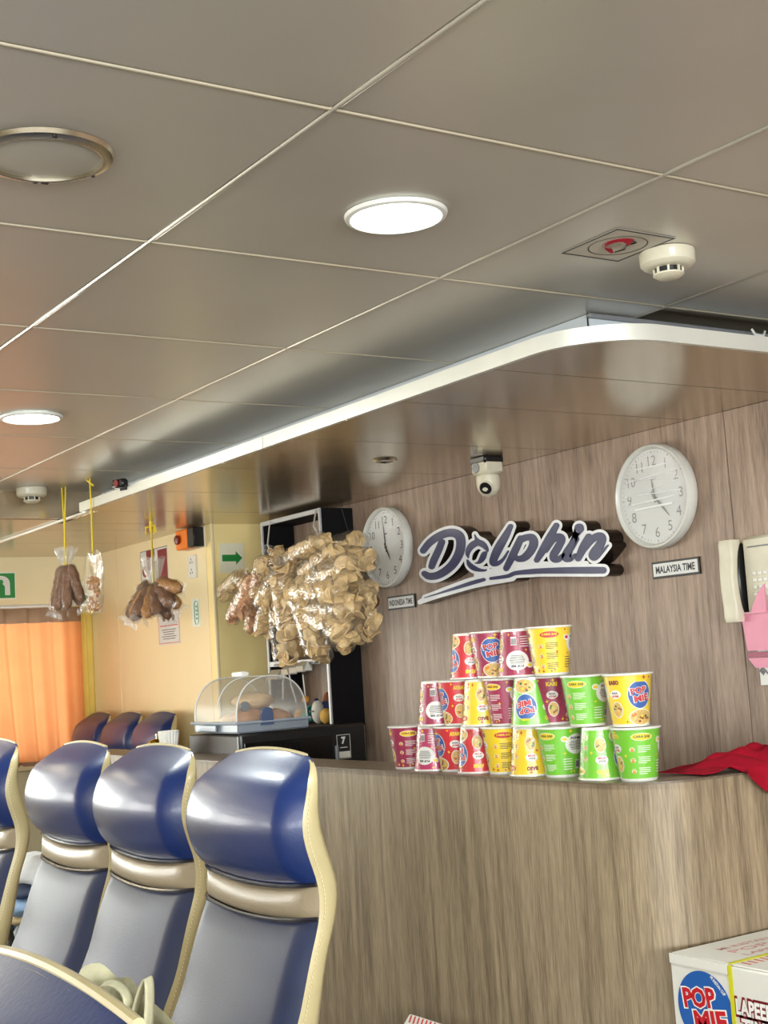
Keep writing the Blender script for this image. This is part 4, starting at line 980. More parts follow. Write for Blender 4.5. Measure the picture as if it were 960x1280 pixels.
# ================================================================== ON THE COUNTER: APPLIANCE, CASE, CUP, BELL
ap = thing('microwave', 'black fronted low microwave with energy label, carrying the clear bread case', 'microwave', (1.995, 3.905, 0.88))
MH = 0.278
MB().box((0.23, 0.20, MH/2+0.006), (0.46, 0.36, MH-0.012), 0, 0.004).build('casing', mat('casing_brown_grey', (52, 46, 41), 0.55, 0.0, 0.15, 40), ap)
MB().box((0.232, 0.010, MH/2+0.005), (0.474, 0.03, MH+0.004), 0, 0.010).build('front_bezel', M_BLACK, ap)
MB().box((0.170, -0.0055, MH/2), (0.32, 0.003, MH-0.05), 0, 0.001).build('door_glass', mat('dark_glass', (10, 10, 12), 0.08), ap)
vb = MB()
for k in range(9): vb.box((0.075+0.016*k, -0.0075, 0.215), (0.006, 0.0015, 0.05), M=None)
vb.build('vent_slots', M_MATTBLACK, ap)
MB().box((0.345, -0.012, MH/2), (0.012, 0.012, 0.16), 0, 0.003).build('door_handle', M_GREY, ap)
for x in (0.05, 0.41):
    for y in (0.06, 0.34): MB().cyl(0.012, 0, 0.007, 12, M=T(x, y, 0)).build('foot', M_GREY, ap)
p7 = aty(429, 933, 3.902)
fm = frame((p7.x-1.995, -0.0062, p7.z-0.88), (1, 0, 0), (0, 0, 1))
MB().box((0, 0, 0), (0.052, 0.078, 0.001), M=fm).build('energy_label', M_INK, ap)
mb = MB()
for q in (-1, 1): mb.box((q*0.0252, 0, 0.0008), (0.0016, 0.078, 0.0004)); mb.box((0, q*0.0382, 0.0008), (0.052, 0.0016, 0.0004))
add_text(mb, '7', 0, 0.020, 0.0008, h=0.024, bold=0.06); mb.box((0, -0.003, 0.0008), (0.028, 0.0026, 0.0003)); mb.box((0, -0.026, 0.0008), (0.046, 0.020, 0.0003))
mb.build('label_print', M_WHITE, ap, M=fm)
bc = thing('bread_case', 'clear domed roll-top bread case with grey tray and latch', 'bread case', (2.0, 3.93, 1.1625))
WB, LB, AP = 0.262, 0.32, 0.142
M_TRAY = mat('tray_grey', (150, 160, 172), 0.35)
mb = MB(); mb.box((WB/2, LB/2, 0.004), (WB-0.01, LB-0.008, 0.008), 0, 0.002)
for y in (0.006, LB-0.006): mb.box((WB/2, y, 0.018), (WB, 0.01, 0.03), 0, 0.003)
for x in (0.006, WB-0.006): mb.box((x, LB/2, 0.018), (0.01, LB, 0.03), 0, 0.003)
mb.build('tray', M_TRAY, bc)
mb = MB(); mb.tube([(-0.004, -0.004, 0.033), (-0.004, LB+0.012, 0.033)], 0.005, 8); mb.tube([(-0.004, -0.004, 0.033), (WB+0.004, -0.004, 0.033)], 0.005, 8); mb.build('tray_rim', M_TRAY, bc)
def darc(a): return (WB/2-WB/2*0.985*math.copysign(abs(math.cos(a))**0.85, math.cos(a)), 0.036+AP*abs(math.sin(a))**0.8)
AR = [darc(math.pi*i/30) for i in range(31)]
mb = MB(); mb.add([(x, y, z) for y in (0.012, LB-0.004) for x, z in AR], [(i, i+1, 32+i, 31+i) for i in range(30)]); mb.build('dome', M_ACRYL, bc, 60, recalc=False)
for y in (0.009, LB-0.006):
    mb = MB(); mb.prism([(x, z) for x, z in AR], -0.0012, 0.0012, M=T(0, y, 0) @ RX(90)); mb.build('end_pane', M_ACRYL, bc)
    MB().tube([(x, y, z) for x, z in AR], 0.0028, 6).build('dome_edge', mat('acrylic_edge', (200, 200, 196), 0.25), bc)
MB().tube([(x, LB*0.47, z+0.001) for x, z in AR[2:16]], 0.0022, 6).build('dome_edge', MATS['acrylic_edge'], bc)
MB().tube([(WB*0.5, 0.012, 0.036+AP), (WB*0.5, LB-0.006, 0.036+AP)], 0.0025, 6).build('top_ridge', MATS['acrylic_edge'], bc)
MB().box((WB*0.46, LB*0.62, 0.036+AP+0.010), (0.03, 0.075, 0.018), 0, 0.004).build('handle', M_WHITE, bc)
MB().prism([(-0.022, 0), (0.022, 0), (0.022, 0.035), (0.016, 0.052), (0, 0.057), (-0.016, 0.052), (-0.022, 0.035)], 0, 0.008, M=frame((WB*0.40, 0.0, 0.022), (1, 0, 0), (0, 0, 1))).build('latch', mat('latch_blue_grey', (74, 90, 124), 0.35), bc)
MB().cyl(0.016, 0, 0.012, 20, M=T(0.03, 0.008, 0.085) @ RX(90)).build('hinge_knob', M_GREY, bc)
MB().box((-0.010, LB*0.62, 0.017), (0.006, 0.13, 0.022), 0, 0.003).build('front_clasp', M_TRAY, bc)
def lump(rx, ry, rz_, seed, n=18, amp=0.12):
    r_ = random.Random(seed); ph = [(r_.uniform(0, 6), r_.uniform(0, 6), r_.randint(2, 5), r_.randint(2, 5)) for _ in range(4)]
    mb = MB()
    def fn(u, v):
        a = 2*math.pi*u; b = math.pi*min(0.999, max(0.001, v))
        k = 1+amp*sum(math.sin(p[2]*a+p[0])*math.sin(p[3]*b+p[1]) for p in ph)/2
        return (rx*k*math.sin(b)*math.cos(a), ry*k*math.sin(b)*math.sin(a), -rz_*k*math.cos(b))
    return mb.grid(fn, n, n//2+2, cu=True)
M_BREAD = mat('bread_crust', (196, 142, 96), 0.6, 0, 0.25, 12, bump=0.1, bscale=60); M_BREAD2 = mat('pale_bread', (226, 196, 150), 0.65, 0, 0.15, 16)
for k, (x, y, z, rx, ry, rz_, m, lab) in enumerate((
    (0.085, 0.075, 0.042, 0.062, 0.05, 0.034, M_BREAD, 'round brown bun nearest the latch inside the clear bread case'),
    (0.18, 0.08, 0.038, 0.05, 0.055, 0.03, M_BREAD, 'wrapped bun at the rear end inside the clear bread case'),
    (0.10, 0.19, 0.036, 0.065, 0.05, 0.028, M_BREAD2, 'pale bun in the middle of the clear bread case'),
    (0.15, 0.265, 0.032, 0.06, 0.04, 0.024, M_BREAD2, 'low pale bun at the far end of the clear bread case'),
    (0.11, 0.10, 0.098, 0.07, 0.055, 0.028, M_BREAD2, 'large golden bun on top of the others in the bread case'))):
    t = thing('bread_bun', lab, 'bread', (2.0+x, 3.93+y, 1.1625+z), 0, 'buns in the bread case')
    lump(rx, ry, rz_, k).build('crumb', m, t); lump(rx*1.06, ry*1.06, rz_*1.08, k+20, amp=0.1).build('wrapper', M_FILM, t)
pc = atx(211, 925, 1.915)
tc_ = thing('tissue_cup', 'white ribbed tapered cup on the counter end', 'cup', (1.915, pc.y, LEDGE))
mb = MB(); N_ = 40
def rib(u, v):
    r = (0.024+0.011*v)*(1+0.05*math.cos(20*2*math.pi*u)*(1 if 0.1 < v < 0.95 else 0)); return (r*math.cos(2*math.pi*u), r*math.sin(2*math.pi*u), 0.078*v)
mb.grid(rib, 80, 8, cu=True); mb.disc(0.024, 0.0005, 40); mb.build('cup_wall', mat('cup_ribbed', (238, 236, 228), 0.35), tc_)
MB().lathe([(0.030, 0.060), (0.0001, 0.0605)], 32).build('contents', mat('cup_contents', (206, 214, 224), 0.5), tc_)
be = thing('service_bell', 'shiny gold service bell with button in front of the white cup', 'bell', M=T(1.90, pc.y+0.065, LEDGE) @ Matrix.Diagonal((1.15, 1.15, 1.4, 1)))
M_GOLD = mat('polished_gold', (214, 176, 44), 0.12, 1.0, 0.05)
MB().cyl(0.03, 0, 0.006, 28).build('base', M_BLACK, be)
MB().lathe([(0.036, 0.007), (0.0355, 0.013), (0.031, 0.024), (0.021, 0.033), (0.008, 0.037), (0.0001, 0.0375)], 36).build('dome', M_GOLD, be)
MB().cyl(0.0022, 0.037, 0.047, 10).cyl(0.004, 0.046, 0.049, 12).build('button', M_STEEL, be)

# ================================================================== WALL SIGNS ON THE CREAM WALLS
def panel_thing(name, label, cat, M, w, h, d=0.003, m=None, part='plate', r=0.0):
    t = thing(name, label, cat, M=M); MB().box((0, 0, d/2), (w, h, d), 0, r).build(part, m or M_PLATE, t); return t
M_GREEN = mat('sign_green', (44, 140, 66), 0.4, 0, 0.03)
PX = 2.5295
t = panel_thing('arrow_sign', 'square white sign with green right arrow beside the cabinet', 'sign', on_far((2.623, 5.1295, 1.836)), 0.116, 0.125, 0.0015, mat('sign_cream_white', (238, 234, 206), 0.4, 0, 0.02))
MB().prism([(-0.046, -0.014), (0.018, -0.014), (0.018, -0.028), (0.048, 0.0), (0.018, 0.028), (0.018, 0.014), (-0.046, 0.014)], 0.0015, 0.0022).build('arrow_print', M_GREEN, t)
t = panel_thing('emergency_stop', 'orange and black emergency stop box high on the cream partition', 'switch', on_back((PX, 5.262, 1.932)), 0.185, 0.088, 0.012, M_OFFW, 'backplate', 0.002)
MB().box((-0.028, 0, 0.036), (0.112, 0.084, 0.05), 0, 0.005).build('orange_cover', mat('signal_orange', (240, 126, 32), 0.4), t)
MB().box((0.062, 0, 0.036), (0.064, 0.084, 0.05), 0, 0.004).build('black_box', M_BLACK, t)
MB().lathe([(0.014, 0.061), (0.020, 0.066), (0.020, 0.074), (0.012, 0.079), (0.0001, 0.08)], 24, M=T(-0.05, 0.0, 0)).build('push_button', mat('button_dark_red', (110, 26, 24), 0.35), t)
t = panel_thing('power_socket', 'white double power socket plate on the partition right of the fire notice', 'socket', on_back((PX, 5.309, 1.817)), 0.072, 0.098, 0.010, M_WHITE, 'plate', 0.002)
for y in (-0.022, 0.022):
    for dx, dy in ((-0.010, -0.004), (0.010, -0.004), (0, 0.010)): MB().box((dx, y+dy, 0.0105), (0.004, 0.009, 0.002)).build('slot', M_GREY, t)
t = panel_thing('fire_notice', 'white notice with red fire symbols behind the bundle of brown snacks', 'sign', on_back((PX, 5.715, 1.806)), 0.30, 0.26, 0.002, M_PLATE)
mb = MB(); mb.box((-0.035, 0.082, 0.0024), (0.09, 0.09, 0.0006)); mb.disc(0.034, 0.0027, 28, 0, T(-0.095, 0.035, 0), 1.1, 0.8); mb.box((0.095, 0.03, 0.0024), (0.10, 0.18, 0.0006)); mb.build('red_print', M_DKRED, t)
mb = MB()
for k in range(6): mb.box((-0.10, -0.02-0.016*k, 0.0024), (0.07-(k % 2)*0.014, 0.004, 0.0004))
mb.box((0, 0.1285, 0.0024), (0.30, 0.003, 0.0005)); mb.box((-0.1485, 0, 0.0024), (0.003, 0.26, 0.0005)); mb.build('text_lines', M_NUM, t)
t = panel_thing('green_strip_sign', 'slim white sign with green markings under the power socket', 'sign', on_back((PX, 5.303, 1.62)), 0.076, 0.118, 0.002, mat('strip_white', (226, 236, 226), 0.35))
mb = MB()
for p in rrect(0.03, 0.096, 0.014): pass
R_ = rrect(0.034, 0.098, 0.016, 5, 0.008, 0); mb.tube([(x, y, 0.0024) for x, y in R_+[R_[0]]], 0.0026, 5, flat=0.3)
for k in range(4): mb.box((0.008, 0.026-0.017*k, 0.0024), (0.014, 0.008, 0.0004))
mb.build('green_print', mat('print_teal', (70, 150, 126), 0.4), t)
t = panel_thing('paper_notice', 'white printed notice with red lines below the brown snack bundle', 'notice', on_back((PX, 5.586, 1.578)), 0.228, 0.16, 0.0015, M_PLATE)
mb = MB()
for sx_, sy_, w_, h_ in ((0, 0.072, 0.216, 0.003), (0, -0.073, 0.216, 0.003), (-0.108, 0, 0.003, 0.146), (0.108, 0, 0.003, 0.146), (0, 0.004, 0.19, 0.005)): mb.box((sx_, sy_, 0.0018), (w_, h_, 0.0004))
mb.build('red_print', MATS['carton_red_print'], t)
mb = MB()
for k in range(5): mb.box((0.0, -0.014-0.010*k, 0.0018), (0.15-0.02*(k % 3), 0.0035, 0.0004))
for x in (-0.05, 0.0, 0.05): mb.disc(0.016, 0.0018, 16, 0, T(x, 0.038, 0))
mb.build('text_lines', M_NUM, t)
# far wall: life jacket sign and a second arrow
t = panel_thing('life_jacket_sign', 'green sign with white life jacket symbol at the left edge above the curtain', 'sign', on_far((2.075, YF-0.0005, 1.842)), 0.145, 0.13, 0.002, mat('sign_rim_white', (236, 240, 232), 0.4))
MB().box((0, 0, 0.0022), (0.135, 0.12, 0.0006)).build('green_field', M_GREEN, t)
vest = [(-0.043, -0.046), (-0.043, 0.012)]+[(0.043*math.cos(a), 0.012+0.036*math.sin(a)) for a in np.linspace(math.pi*0.95, 0.05*math.pi, 12)]+[(0.043, 0.012), (0.043, -0.046), (0.018, -0.046), (0.018, -0.004), (0.008, 0.008), (-0.008, 0.008), (-0.018, -0.004), (-0.018, -0.046)]
MB().prism(vest, 0.0024, 0.0032).build('vest_print', M_WHITE, t)
MB().disc(0.011, 0.0036, 20, 0, T(0, 0.018, 0)).box((0, -0.015, 0.0034), (0.004, 0.05, 0.0004)).build('vest_print', M_GREEN, t)
t = panel_thing('arrow_sign', 'small pale sign with a green arrow tip behind the second hanging snack bag', 'sign', on_far((2.462, YF-0.0005, 1.775)), 0.125, 0.145, 0.002, MATS['sign_cream_white'])
MB().prism([(-0.05, -0.012), (0.02, -0.012), (0.02, -0.028), (0.05, 0), (0.02, 0.028), (0.02, 0.012), (-0.05, 0.012)], 0.002, 0.0028).build('arrow_print', mat('dark_green', (40, 100, 60), 0.4), t)

# ================================================================== CURTAINS
M_CURT = curtain_mat('curtain_orange', (232, 158, 104), 0.45); M_CURTH = curtain_mat('curtain_header', (150, 122, 98), 0.3); M_CURTY = curtain_mat('curtain_yellow', (255, 232, 140), 0.5)
def curtain(name, label, x0, x1, ztop, zbot, yb, folds, amp, mats, hdr, gather=0.0):
    t = thing(name, label, 'curtain', ((x0+x1)/2, yb, 0))
    def mk(za, zb):
        def fn(u, v):
            k = za+(zb-za)*v; g = 1-gather*((ztop-k)/(ztop-zbot))**1.5
            x = (u-1.0)*(x1-x0)*g+(x1-x0)/2
            w = math.sin(2*math.pi*folds*u+0.8*math.sin(9*u))
            return (x, amp*(math.copysign(abs(w)**0.7, w)+0.3*math.sin(2*math.pi*folds*2.3*u+1))*(0.6+0.4*v), k)
        return fn
    MB().grid(mk(ztop-hdr, zbot+0.02), int(folds*14), 14).build('cloth', mats[0], t, 80)
    if hdr: MB().grid(mk(ztop, ztop-hdr), int(folds*14), 3).build('header', mats[1], t, 80)
    MB().grid(mk(zbot+0.02, zbot), int(folds*14), 2).build('hem', mats[1] if hdr else mats[0], t, 80)
    MB().tube([(-(x1-x0)/2, 0.015, ztop+0.012), ((x1-x0)/2, 0.015, ztop+0.012)], 0.007, 8).build('rail', M_WHITE, t)
    return t
curtain('curtain', 'orange pleated window curtain with grey-brown header at the left edge', 1.30, 2.455, 1.727, 0.975, YF-0.045, 9, 0.022, [M_CURT, M_CURTH], 0.072, 0.12)
curtain('curtain', 'narrow bright yellow curtain hanging in the corner right of the orange one', 2.395, 2.522, 1.735, 0.985, YF-0.022, 4, 0.006, [M_CURTY, M_CURTY], 0)

# ================================================================== HANGING SNACKS
def chips_mesh(seed, L, R, n=30):
    """curled pale crackers packed in a long pouch (local axis x)"""
    r = random.Random(seed); mb = MB()
    for k in range(n):
        c = Vector((-L/2+L*(k+0.5)/n+r.uniform(-.008, .008), r.uniform(-.5, .5)*R, r.uniform(-.5, .5)*R))
        rot = Matrix.Rotation(r.uniform(0, 6.28), 4, 'X') @ Matrix.Rotation(r.uniform(-0.7, 0.7)+(0 if r.random() < .5 else 1.2), 4, 'Y') @ Matrix.Rotation(r.uniform(0, 6.28), 4, 'Z')
        rad = R*r.uniform(0.5, 0.8); a1, a2 = r.uniform(8, 18), r.uniform(-12, 14); N = 14
        vs = []
        for q in (0.0, 0.55, 1.0):
            for i in range(N):
                a = 2*math.pi*i/N; x, y = rad*q*math.cos(a), rad*q*0.8*math.sin(a)
                vs.append((x, y, a1*x*x+a2*y*y+0.002*math.sin(3*a)*q))
        fs = [(j*N+i, j*N+(i+1) % N, (j+1)*N+(i+1) % N, (j+1)*N+i) for j in (0, 1) for i in range(N)]
        lo = len(vs); vs += [(x, y, z+0.004) for x, y, z in vs]; fs += [tuple(lo+i for i in reversed(f)) for f in fs]
        fs += [(2*N+i, 2*N+(i+1) % N, lo+2*N+(i+1) % N, lo+2*N+i) for i in range(N)]
        vs2 = []
        for p in vs:                                   # keep the crackers inside their pouch
            w = T(*c) @ rot @ Vector(p); h = math.hypot(w.y, w.z); lim = R*0.97
            if h > lim: w.y *= lim/h; w.z *= lim/h
            w.x = max(-L/2, min(L/2, w.x)); vs2.append(w)
        mb.add(vs2, fs)
    return mb
def pouch_mesh(seed, L, R, tail=0.05):
    r = random.Random(seed+50); ph = [(r.uniform(0, 6), r.randint(2, 5), r.uniform(3, 9)) for _ in range(5)]
    def fn(u, v):
        a = 2*math.pi*u; x = -L/2-0.004+(L+0.010+tail)*v
        body = max(0.0, 1-abs(2*x/(L+0.01))**6) if abs(x) < (L+0.01)/2 else 0
        w = max(0.12 if x > 0 else 0.25, body**0.45)
        if x > L/2+0.010: w = 0.14+0.45*((x-L/2)/tail)**1.3
        k = w*(1.04+0.05*sum(math.sin(p[1]*a+p[2]*v*6+p[0]) for p in ph)/1.5)
        fl_ = 0.25 if x > L/2+0.010 else 1.0
        return (x, R*k*math.cos(a), R*k*math.sin(a)*fl_)
    return MB().grid(fn, 22, 22, cu=True)
M_KRUP = mat('prawn_cracker', (212, 184, 134), 0.5, 0, 0.18, 50, bump=0.15, bscale=180, sub=0.15)
M_KRUPO = mat('prawn_cracker_pink', (214, 166, 126), 0.5, 0, 0.2, 50, bump=0.15, bscale=180, sub=0.15)
LB_, RB_ = 0.235, 0.047
CH = [(chips_mesh(s, LB_, RB_).mesh('crackers', M_KRUP, 50), pouch_mesh(s, LB_, RB_).mesh('film', M_FILM, 80)) for s in range(4)]
CHO = (chips_mesh(9, LB_, RB_).mesh('crackers', M_KRUPO, 50), pouch_mesh(9, LB_, RB_).mesh('film', M_FILM, 80))
CLR = [ # right bunch: centre px, angle in the picture (0 = neck to the left, degrees counter-clockwise), length factor, x
 (440, 690, 4, 1.0, 2.52, 0), (398, 692, 14, .85, 2.46, 1), (452, 706, -8, .95, 2.47, 2), (412, 712, 18, .95, 2.43, 3), (428, 724, 10, 1.05, 2.40, 0), (375, 722, 70, .8, 2.47, 2),
 (452, 738, -12, .9, 2.50, 1), (410, 746, -6, 1.1, 2.39, 2), (456, 748, -22, .85, 2.45, 3), (382, 748, -58, .9, 2.41, 0), (428, 766, -4, 1.1, 2.41, 1), (455, 772, -10, 1.0, 2.46, 2),
 (400, 790, -70, .95, 2.40, 3), (424, 786, -24, 1.0, 2.40, 0), (450, 790, -18, .95, 2.45, 1), (412, 803, -80, .75, 2.42, 2), (432, 798, -40, .75, 2.43, 3), (370, 765, -80, .95, 2.40, 1), (366, 800, -84, .95, 2.41, 2), (385, 795, -75, 0.85, 2.47, 0)]
CLL = [ # left bunch
 (318, 738, 158, .8, 2.46, 1), (294, 738, 205, .75, 2.45, 3), (330, 730, 250, .75, 2.43, 2), (312, 752, 228, .8, 2.42, 'o'), (302, 764, 222, .7, 2.45, 'o'), (344, 742, 218, .85, 2.41, 0),
 (338, 772, 242, .8, 2.44, 1), (322, 772, 250, .7, 2.47, 'o'), (352, 716, 100, .7, 2.47, 2)]
def krup(u, v, ang, s_, x, kind, side, idx):
    x = 2.56-(2.52-x)*2.1
    p = atx(u-(12 if side == 'right' else 4), v-6, x); a = math.radians(ang)
    # picture directions on a plane across the cabin: right = -Y (and slightly +X), up = Z
    d = Vector((0.12*math.cos(a), -math.cos(a), math.sin(a))).normalized()
    if side == 'right': d = -d                        # neck (local +x) points back to the tie point
    else: d = -d
    q = d.to_track_quat('X', 'Z').to_matrix().to_4x4()
    ww = ['with its neck up', 'lying level', 'slanting down', 'tucked behind'][idx % 4]
    t = thing('cracker_bag', None, 'snack bag', M=Matrix.Translation(p) @ q @ Matrix.Rotation(idx*1.3, 4, 'X') @ Matrix.Diagonal((s_, s_*1.02, s_*1.02, 1)), group='clear bags of prawn crackers hanging by the cabinet')
    me = CHO if kind == 'o' else CH[kind]
    for nme, m in zip(('crackers', 'film'), me):
        o = bpy.data.objects.new(nme, m); COL.objects.link(o); o.parent = t
        if nme == 'crackers': o['kind'] = 'stuff'
    return t
TIER = ['top', 'second', 'third', 'fourth', 'bottom']
byv = sorted(range(len(CLR)), key=lambda k: CLR[k][1]); place = {}
for r_ in range(5):
    for c_, k in enumerate(sorted(byv[r_*4:r_*4+4], key=lambda k: CLR[k][0])): place[k] = (r_, c_)
for i, (u, v, an, s_, x, kd) in enumerate(CLR):
    t = krup(u, v, an, s_, x, kd, 'right', i); r_, c_ = place[i]
    t['label'] = 'pale cracker bag in the big bunch, %s tier, %s from the left' % (TIER[r_], ORD[c_])
byu = sorted(range(len(CLL)), key=lambda k: CLL[k][0]*10+CLL[k][1]*0.1)
for i, (u, v, an, s_, x, kd) in enumerate(CLL):
    t = krup(u, v, an, s_, x, kd, 'left', i)
    t['label'] = '%s cracker bag in the small left bunch, %s from its left end' % ('pinkish' if kd == 'o' else 'pale', ORD[byu.index(i)])
for (u, v, yk, lab) in ((410, 690, 4.47, 'white cord tying the big cracker bunch to the cabinet front'), (352, 728, 4.84, 'white cord tying the small left cracker bunch to the cabinet front')):
    a = Vector((2.655, yk, 1.955)); b = atx(u, v, 2.5)
    mb = MB(); mb.tube([a, a*0.6+b*0.4+Vector((-0.03, 0, 0)), b], 0.003, 6); mb.tube([b+Vector((0.02*math.cos(q), 0.02*math.sin(q), 0.004*q)) for q in np.linspace(0, 6, 12)], 0.004, 6)
    tag(mb.build('tie_cord', M_WHITE), lab, 'cord')
# brown snack bags on yellow strings
M_BRN = mat('brown_snack', (118, 76, 42), 0.7, 0, 0.45, 160, bump=0.5, bscale=140); M_BRN2 = mat('light_brown_snack', (178, 124, 62), 0.7, 0, 0.4, 160, bump=0.5, bscale=140)
def stick_mesh(L, R, seed, m=None):
    r = random.Random(seed)
    def fn(u, v):
        a = 2*math.pi*u; e = max(0.02, 1-abs(2*v-1)**5)**0.5
        k = R*e*(1+0.10*math.sin(5*a+7*v+seed)+0.08*math.sin(3*a-19*v))
        return (k*math.cos(a), k*math.sin(a), -L*v+0.012*math.sin(2*v+seed)*0)
    return MB().grid(fn, 14, 16, cu=True)
def header_film(w, h, seed):
    r = random.Random(seed)
    def fn(u, v):
        a = 2*math.pi*u; ww = w*(0.35+0.65*v**0.8)*(1+0.06*math.sin(7*a+seed))
        return (ww/2*math.cos(a), ww*0.22*math.sin(a)*(1+0.5*math.sin(5*a)), h*(v)+0.006*math.sin(6*a+seed)*v)
    return MB().grid(fn, 36, 8, cu=True)
def tube_bag(name, label, top, knot_px, strings, packs, header, mcol, spread=0.0):
    """strings run from the ceiling to the knot, packs fan out below it"""
    t = thing(name, label, 'snack bag', knot_px)
    for (sx_, sy_, off) in strings:
        a = Vector(top)+Vector((sx_, sy_, 0))-t.location; 
        MB().tube([a, a*0.5+Vector((off, off, 0)), Vector((off*1.5, off, -0.01))], 0.0045, 6, flat=0.6).build('string', M_YSTR, t)
    for k, (dx, dz, dy, ln, rad) in enumerate(packs):
        d = Vector((0.12*dx, -dx, dz)); d.y += dy*0; d = d.normalized(); d = (d+Vector((dy, 0, 0))).normalized()
        q = (-d).to_track_quat('Z', 'X').to_matrix().to_4x4()
        M = T(*(d*0.012+Vector((0.0, -dx*spread, 0)))) @ q
        o = stick_mesh(ln, rad, k).build('pack', mcol[k % len(mcol)], t, 80, M=M)
        fo = stick_mesh(ln*1.10, rad*1.18, k+30).build('pack_film', M_FILM, o, 80); fo.location = (0, 0, 0.006)
        MB().add([(-rad*0.9, 0, -ln*1.04), (rad*0.9, 0.002, -ln*1.04), (rad*1.3, 0.008, -ln*1.04-0.022), (0, -0.003, -ln*1.04-0.018), (-rad*1.2, 0.004, -ln*1.04-0.024)], [(0, 1, 2, 3), (0, 3, 4)]).build('pack_tail', M_FILMW, o, 80, recalc=False)
    if header:
        hf = header_film(header[0], header[1], 3).build('header_film', M_FILMW, t, 80); hf.matrix_basis = T(0.0, 0, -0.004) @ RZ(header[2])
    return t
k1 = atx(82, 703, 1.80)
tube_bag('stick_snack_bag', 'clear bag of long dark brown snack sticks hanging on yellow strings at far left', (1.80, k1.y, CEIL), k1, [(0.0, 0.012, 0.004), (0.006, -0.012, -0.004)],
    [(-.42, -1, .1, .155, .017), (-.22, -1, -.15, .165, .018), (-.02, -1, -.2, .172, .019), (.16, -1, -.12, .168, .019), (.32, -1, .1, .150, .017), (.08, -1, .25, .16, .018), (-.30, -1, .25, .15, .017)], (0.13, 0.055, 95), [M_BRN], 0.13)
k2 = atx(116, 693, 1.815)
t2 = thing('crumb_snack_bag', 'flat clear bag of light brown snacks on a yellow string, second from the left', 'snack bag', k2)
MB().tube([(0.0, 0, CEIL-k2.z), (0.002, 0.002, (CEIL-k2.z)/2), (0, 0, 0)], 0.0045, 6, flat=0.6).build('string', M_YSTR, t2)
MB().tube([(0.0, 0.03, CEIL-k2.z-0.002), (0.0, -0.03, CEIL-k2.z-0.03)], 0.0035, 6).build('string_end', M_YSTR, t2)
def flatbag(u, v):
    a = 2*math.pi*u; w = 0.060+0.006*math.sin(9*v+2*a); th_ = 0.012+0.014*math.sin(math.pi*v)+0.003*math.sin(5*a+12*v)
    if v < 0.05: th_ = 0.003
    if v > 0.95: th_ = 0.003
    return (th_*math.sin(a), w*math.copysign(abs(math.cos(a))**0.6, math.cos(a)), 0.012-0.225*v)
MB().grid(flatbag, 28, 20, cu=True).build('film', M_FILM, t2, 80)
mb = MB(); r9 = random.Random(5)
for k in range(46):
    z = -0.085-0.115*r9.random(); y = (r9.uniform(-.036, .042)) * (0.6+0.4*(-z/0.2)); s_ = r9.uniform(.008, .013)
    lp = lump(s_, s_*0.7, s_*0.8, k, 8, 0.25); mb.add([(x_+r9.uniform(-.006, .006), y_+y, z_+z) for x_, y_, z_ in lp.v], lp.f)
mb.build('snack_pieces', M_BRN2, t2)['kind'] = 'stuff'
k3 = atx(192, 728, 2.229)
t3 = tube_bag('wrapped_snack_bundle', 'bundle of small wrapped brown snacks hanging from the soffit by a tied yellow string', (2.229, k3.y, SOF), k3, [(0.0, 0.006, 0.006), (0.0, 0.0, 0.0), (0.0, -0.006, -0.006)],
    [(-.95, -.55, 0, .15, .024), (-.75, -.85, -.3, .17, .023), (-.5, -1, -.4, .15, .024), (-.2, -1, -.5, .16, .025), (.05, -1, -.6, .14, .025), (.3, -1, -.45, .15, .025), (.6, -.9, -.3, .15, .026), (.95, -.75, -.1, .155, .027), (.9, -.25, .1, .15, .026), (.0, -1, .4, .15, .026), (-.55, -.7, .3, .15, .025), (.55, -.7, .35, .14, .026), (-.85, -.2, .1, .10, .022)], (0.15, 0.10, 80), [M_BRN, M_BRN, M_BRN2], 0.03)
mb = MB(); o3 = Vector((2.229, k3.y, SOF-0.02))-t3.location
for a in (0.3, 1.6, 2.9, 4.4):
    mb.tube([o3, o3+Vector((0.02*math.cos(a), 0.05*math.sin(a), 0.0)), o3+Vector((0.025*math.cos(a+.3), 0.045*math.sin(a+.3), -0.03))], 0.004, 6, flat=0.5)
mb.tube([o3+Vector((0, 0, 0.02)), o3+Vector((0, 0, -0.02))], 0.008, 8); mb.build('bow', M_YSTR, t3)

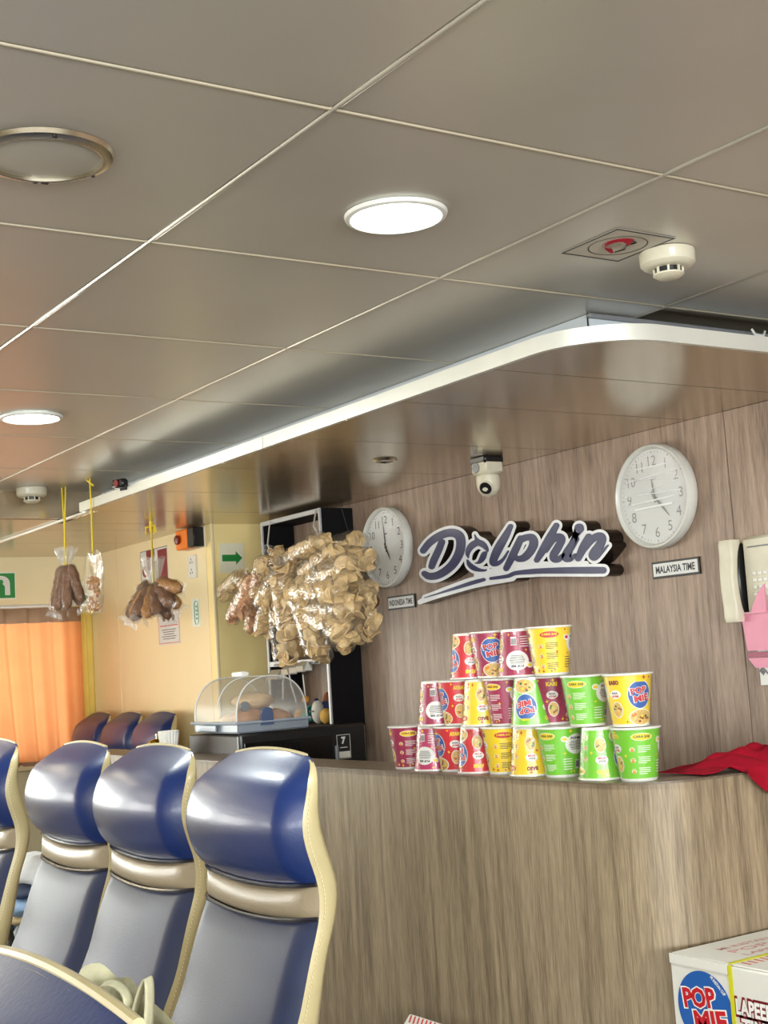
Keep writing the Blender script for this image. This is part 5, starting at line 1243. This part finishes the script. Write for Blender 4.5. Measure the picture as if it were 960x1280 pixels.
# ================================================================== BAGS BETWEEN THE SEATS
M_CANV = mat('cream_canvas', (196, 192, 160), 0.8, 0, 0.08, 60, bump=0.2, bscale=600)
tb = thing('tote_bag', 'cream canvas tote bag with two handles standing on the middle seat', 'bag', (0.80, 2.03, 0.452), 0)
def tote(u, v):
    a = 2*math.pi*u; c, s_ = math.cos(a), math.sin(a); k = 0.55
    z = 0.412*v; w = 0.17*(1-0.06*v); d_ = 0.075*(1-0.62*v)+0.010
    return (d_*math.copysign(abs(c)**k, c)+0.03*v+0.006*math.sin(3*a+5*v)*v, w*math.copysign(abs(s_)**k, s_), z+v*(0.030*s_+0.010*math.sin(5*a)))
mb = MB(); mb.grid(tote, 56, 20, cu=True); mb.f.append(tuple(range(56))); mb.m.append(0); mb.build('body', M_CANV, tb, 70)
for y0, y1, z0, z1, h, lx, ly in ((0.13, 0.04, 0.395, 0.375, 0.055, 0.00, -0.075), (-0.015, -0.07, 0.385, 0.36, 0.085, 0.02, 0.0)):
    def strap(u, v):
        e = math.sin(math.pi*u)**0.6; q = (v-0.5)*0.024
        return (0.02+lx*e+q*0.75, y0+(y1-y0)*u+ly*e*u*1.6+q*0.45, z0+(z1-z0)*u+h*e+q*0.35*(1-2*u))
    o = MB().grid(strap, 20, 3).build('handle', M_CANV, tb, 60); o.modifiers.new('thick', 'SOLIDIFY').thickness = 0.003
lg = thing('duffel_bag', 'dark green duffel bag standing in the gap behind the left seat', 'bag', (1.62, 4.75, 0.0))
lump(0.17, 0.30, 0.27, 11, 26, 0.08).build('body', mat('dark_green_nylon', (16, 58, 54), 0.5, 0, 0.2, 8, bump=0.3, bscale=30), lg, 80, M=T(0, 0, 0.262))
MB().tube([(-0.12, 0.1, 0.44), (-0.13, 0.05, 0.54), (-0.13, -0.05, 0.54), (-0.12, -0.1, 0.44)], 0.012, 8).build('handle', M_BLACK, lg)
bl = thing('cloth_bundle', 'blue and white folded cloths heaped on the green duffel bag', 'cloth', (1.66, 4.85, 0.54))
lump(0.13, 0.20, 0.05, 4, 24, 0.2).build('blue_cloth', mat('pale_blue_cloth', (130, 164, 206), 0.8, 0, 0.2, 14), bl, 80, M=T(0, 0, 0.055))
lump(0.12, 0.19, 0.035, 6, 24, 0.2).build('cream_cloth', mat('tan_cloth', (180, 160, 120), 0.8, 0, 0.1, 14), bl, 80, M=T(0.0, 0.02, 0.015))
lump(0.12, 0.18, 0.065, 8, 24, 0.25).build('white_cloth', mat('white_cloth', (226, 230, 234), 0.8, 0, 0.1, 14), bl, 80, M=T(0.02, 0.02, 0.15))
lump(0.10, 0.14, 0.03, 13, 24, 0.25).build('navy_cloth', mat('navy_cloth', (34, 52, 84), 0.8, 0, 0.2, 14), bl, 80, M=T(-0.02, 0.0, 0.10))
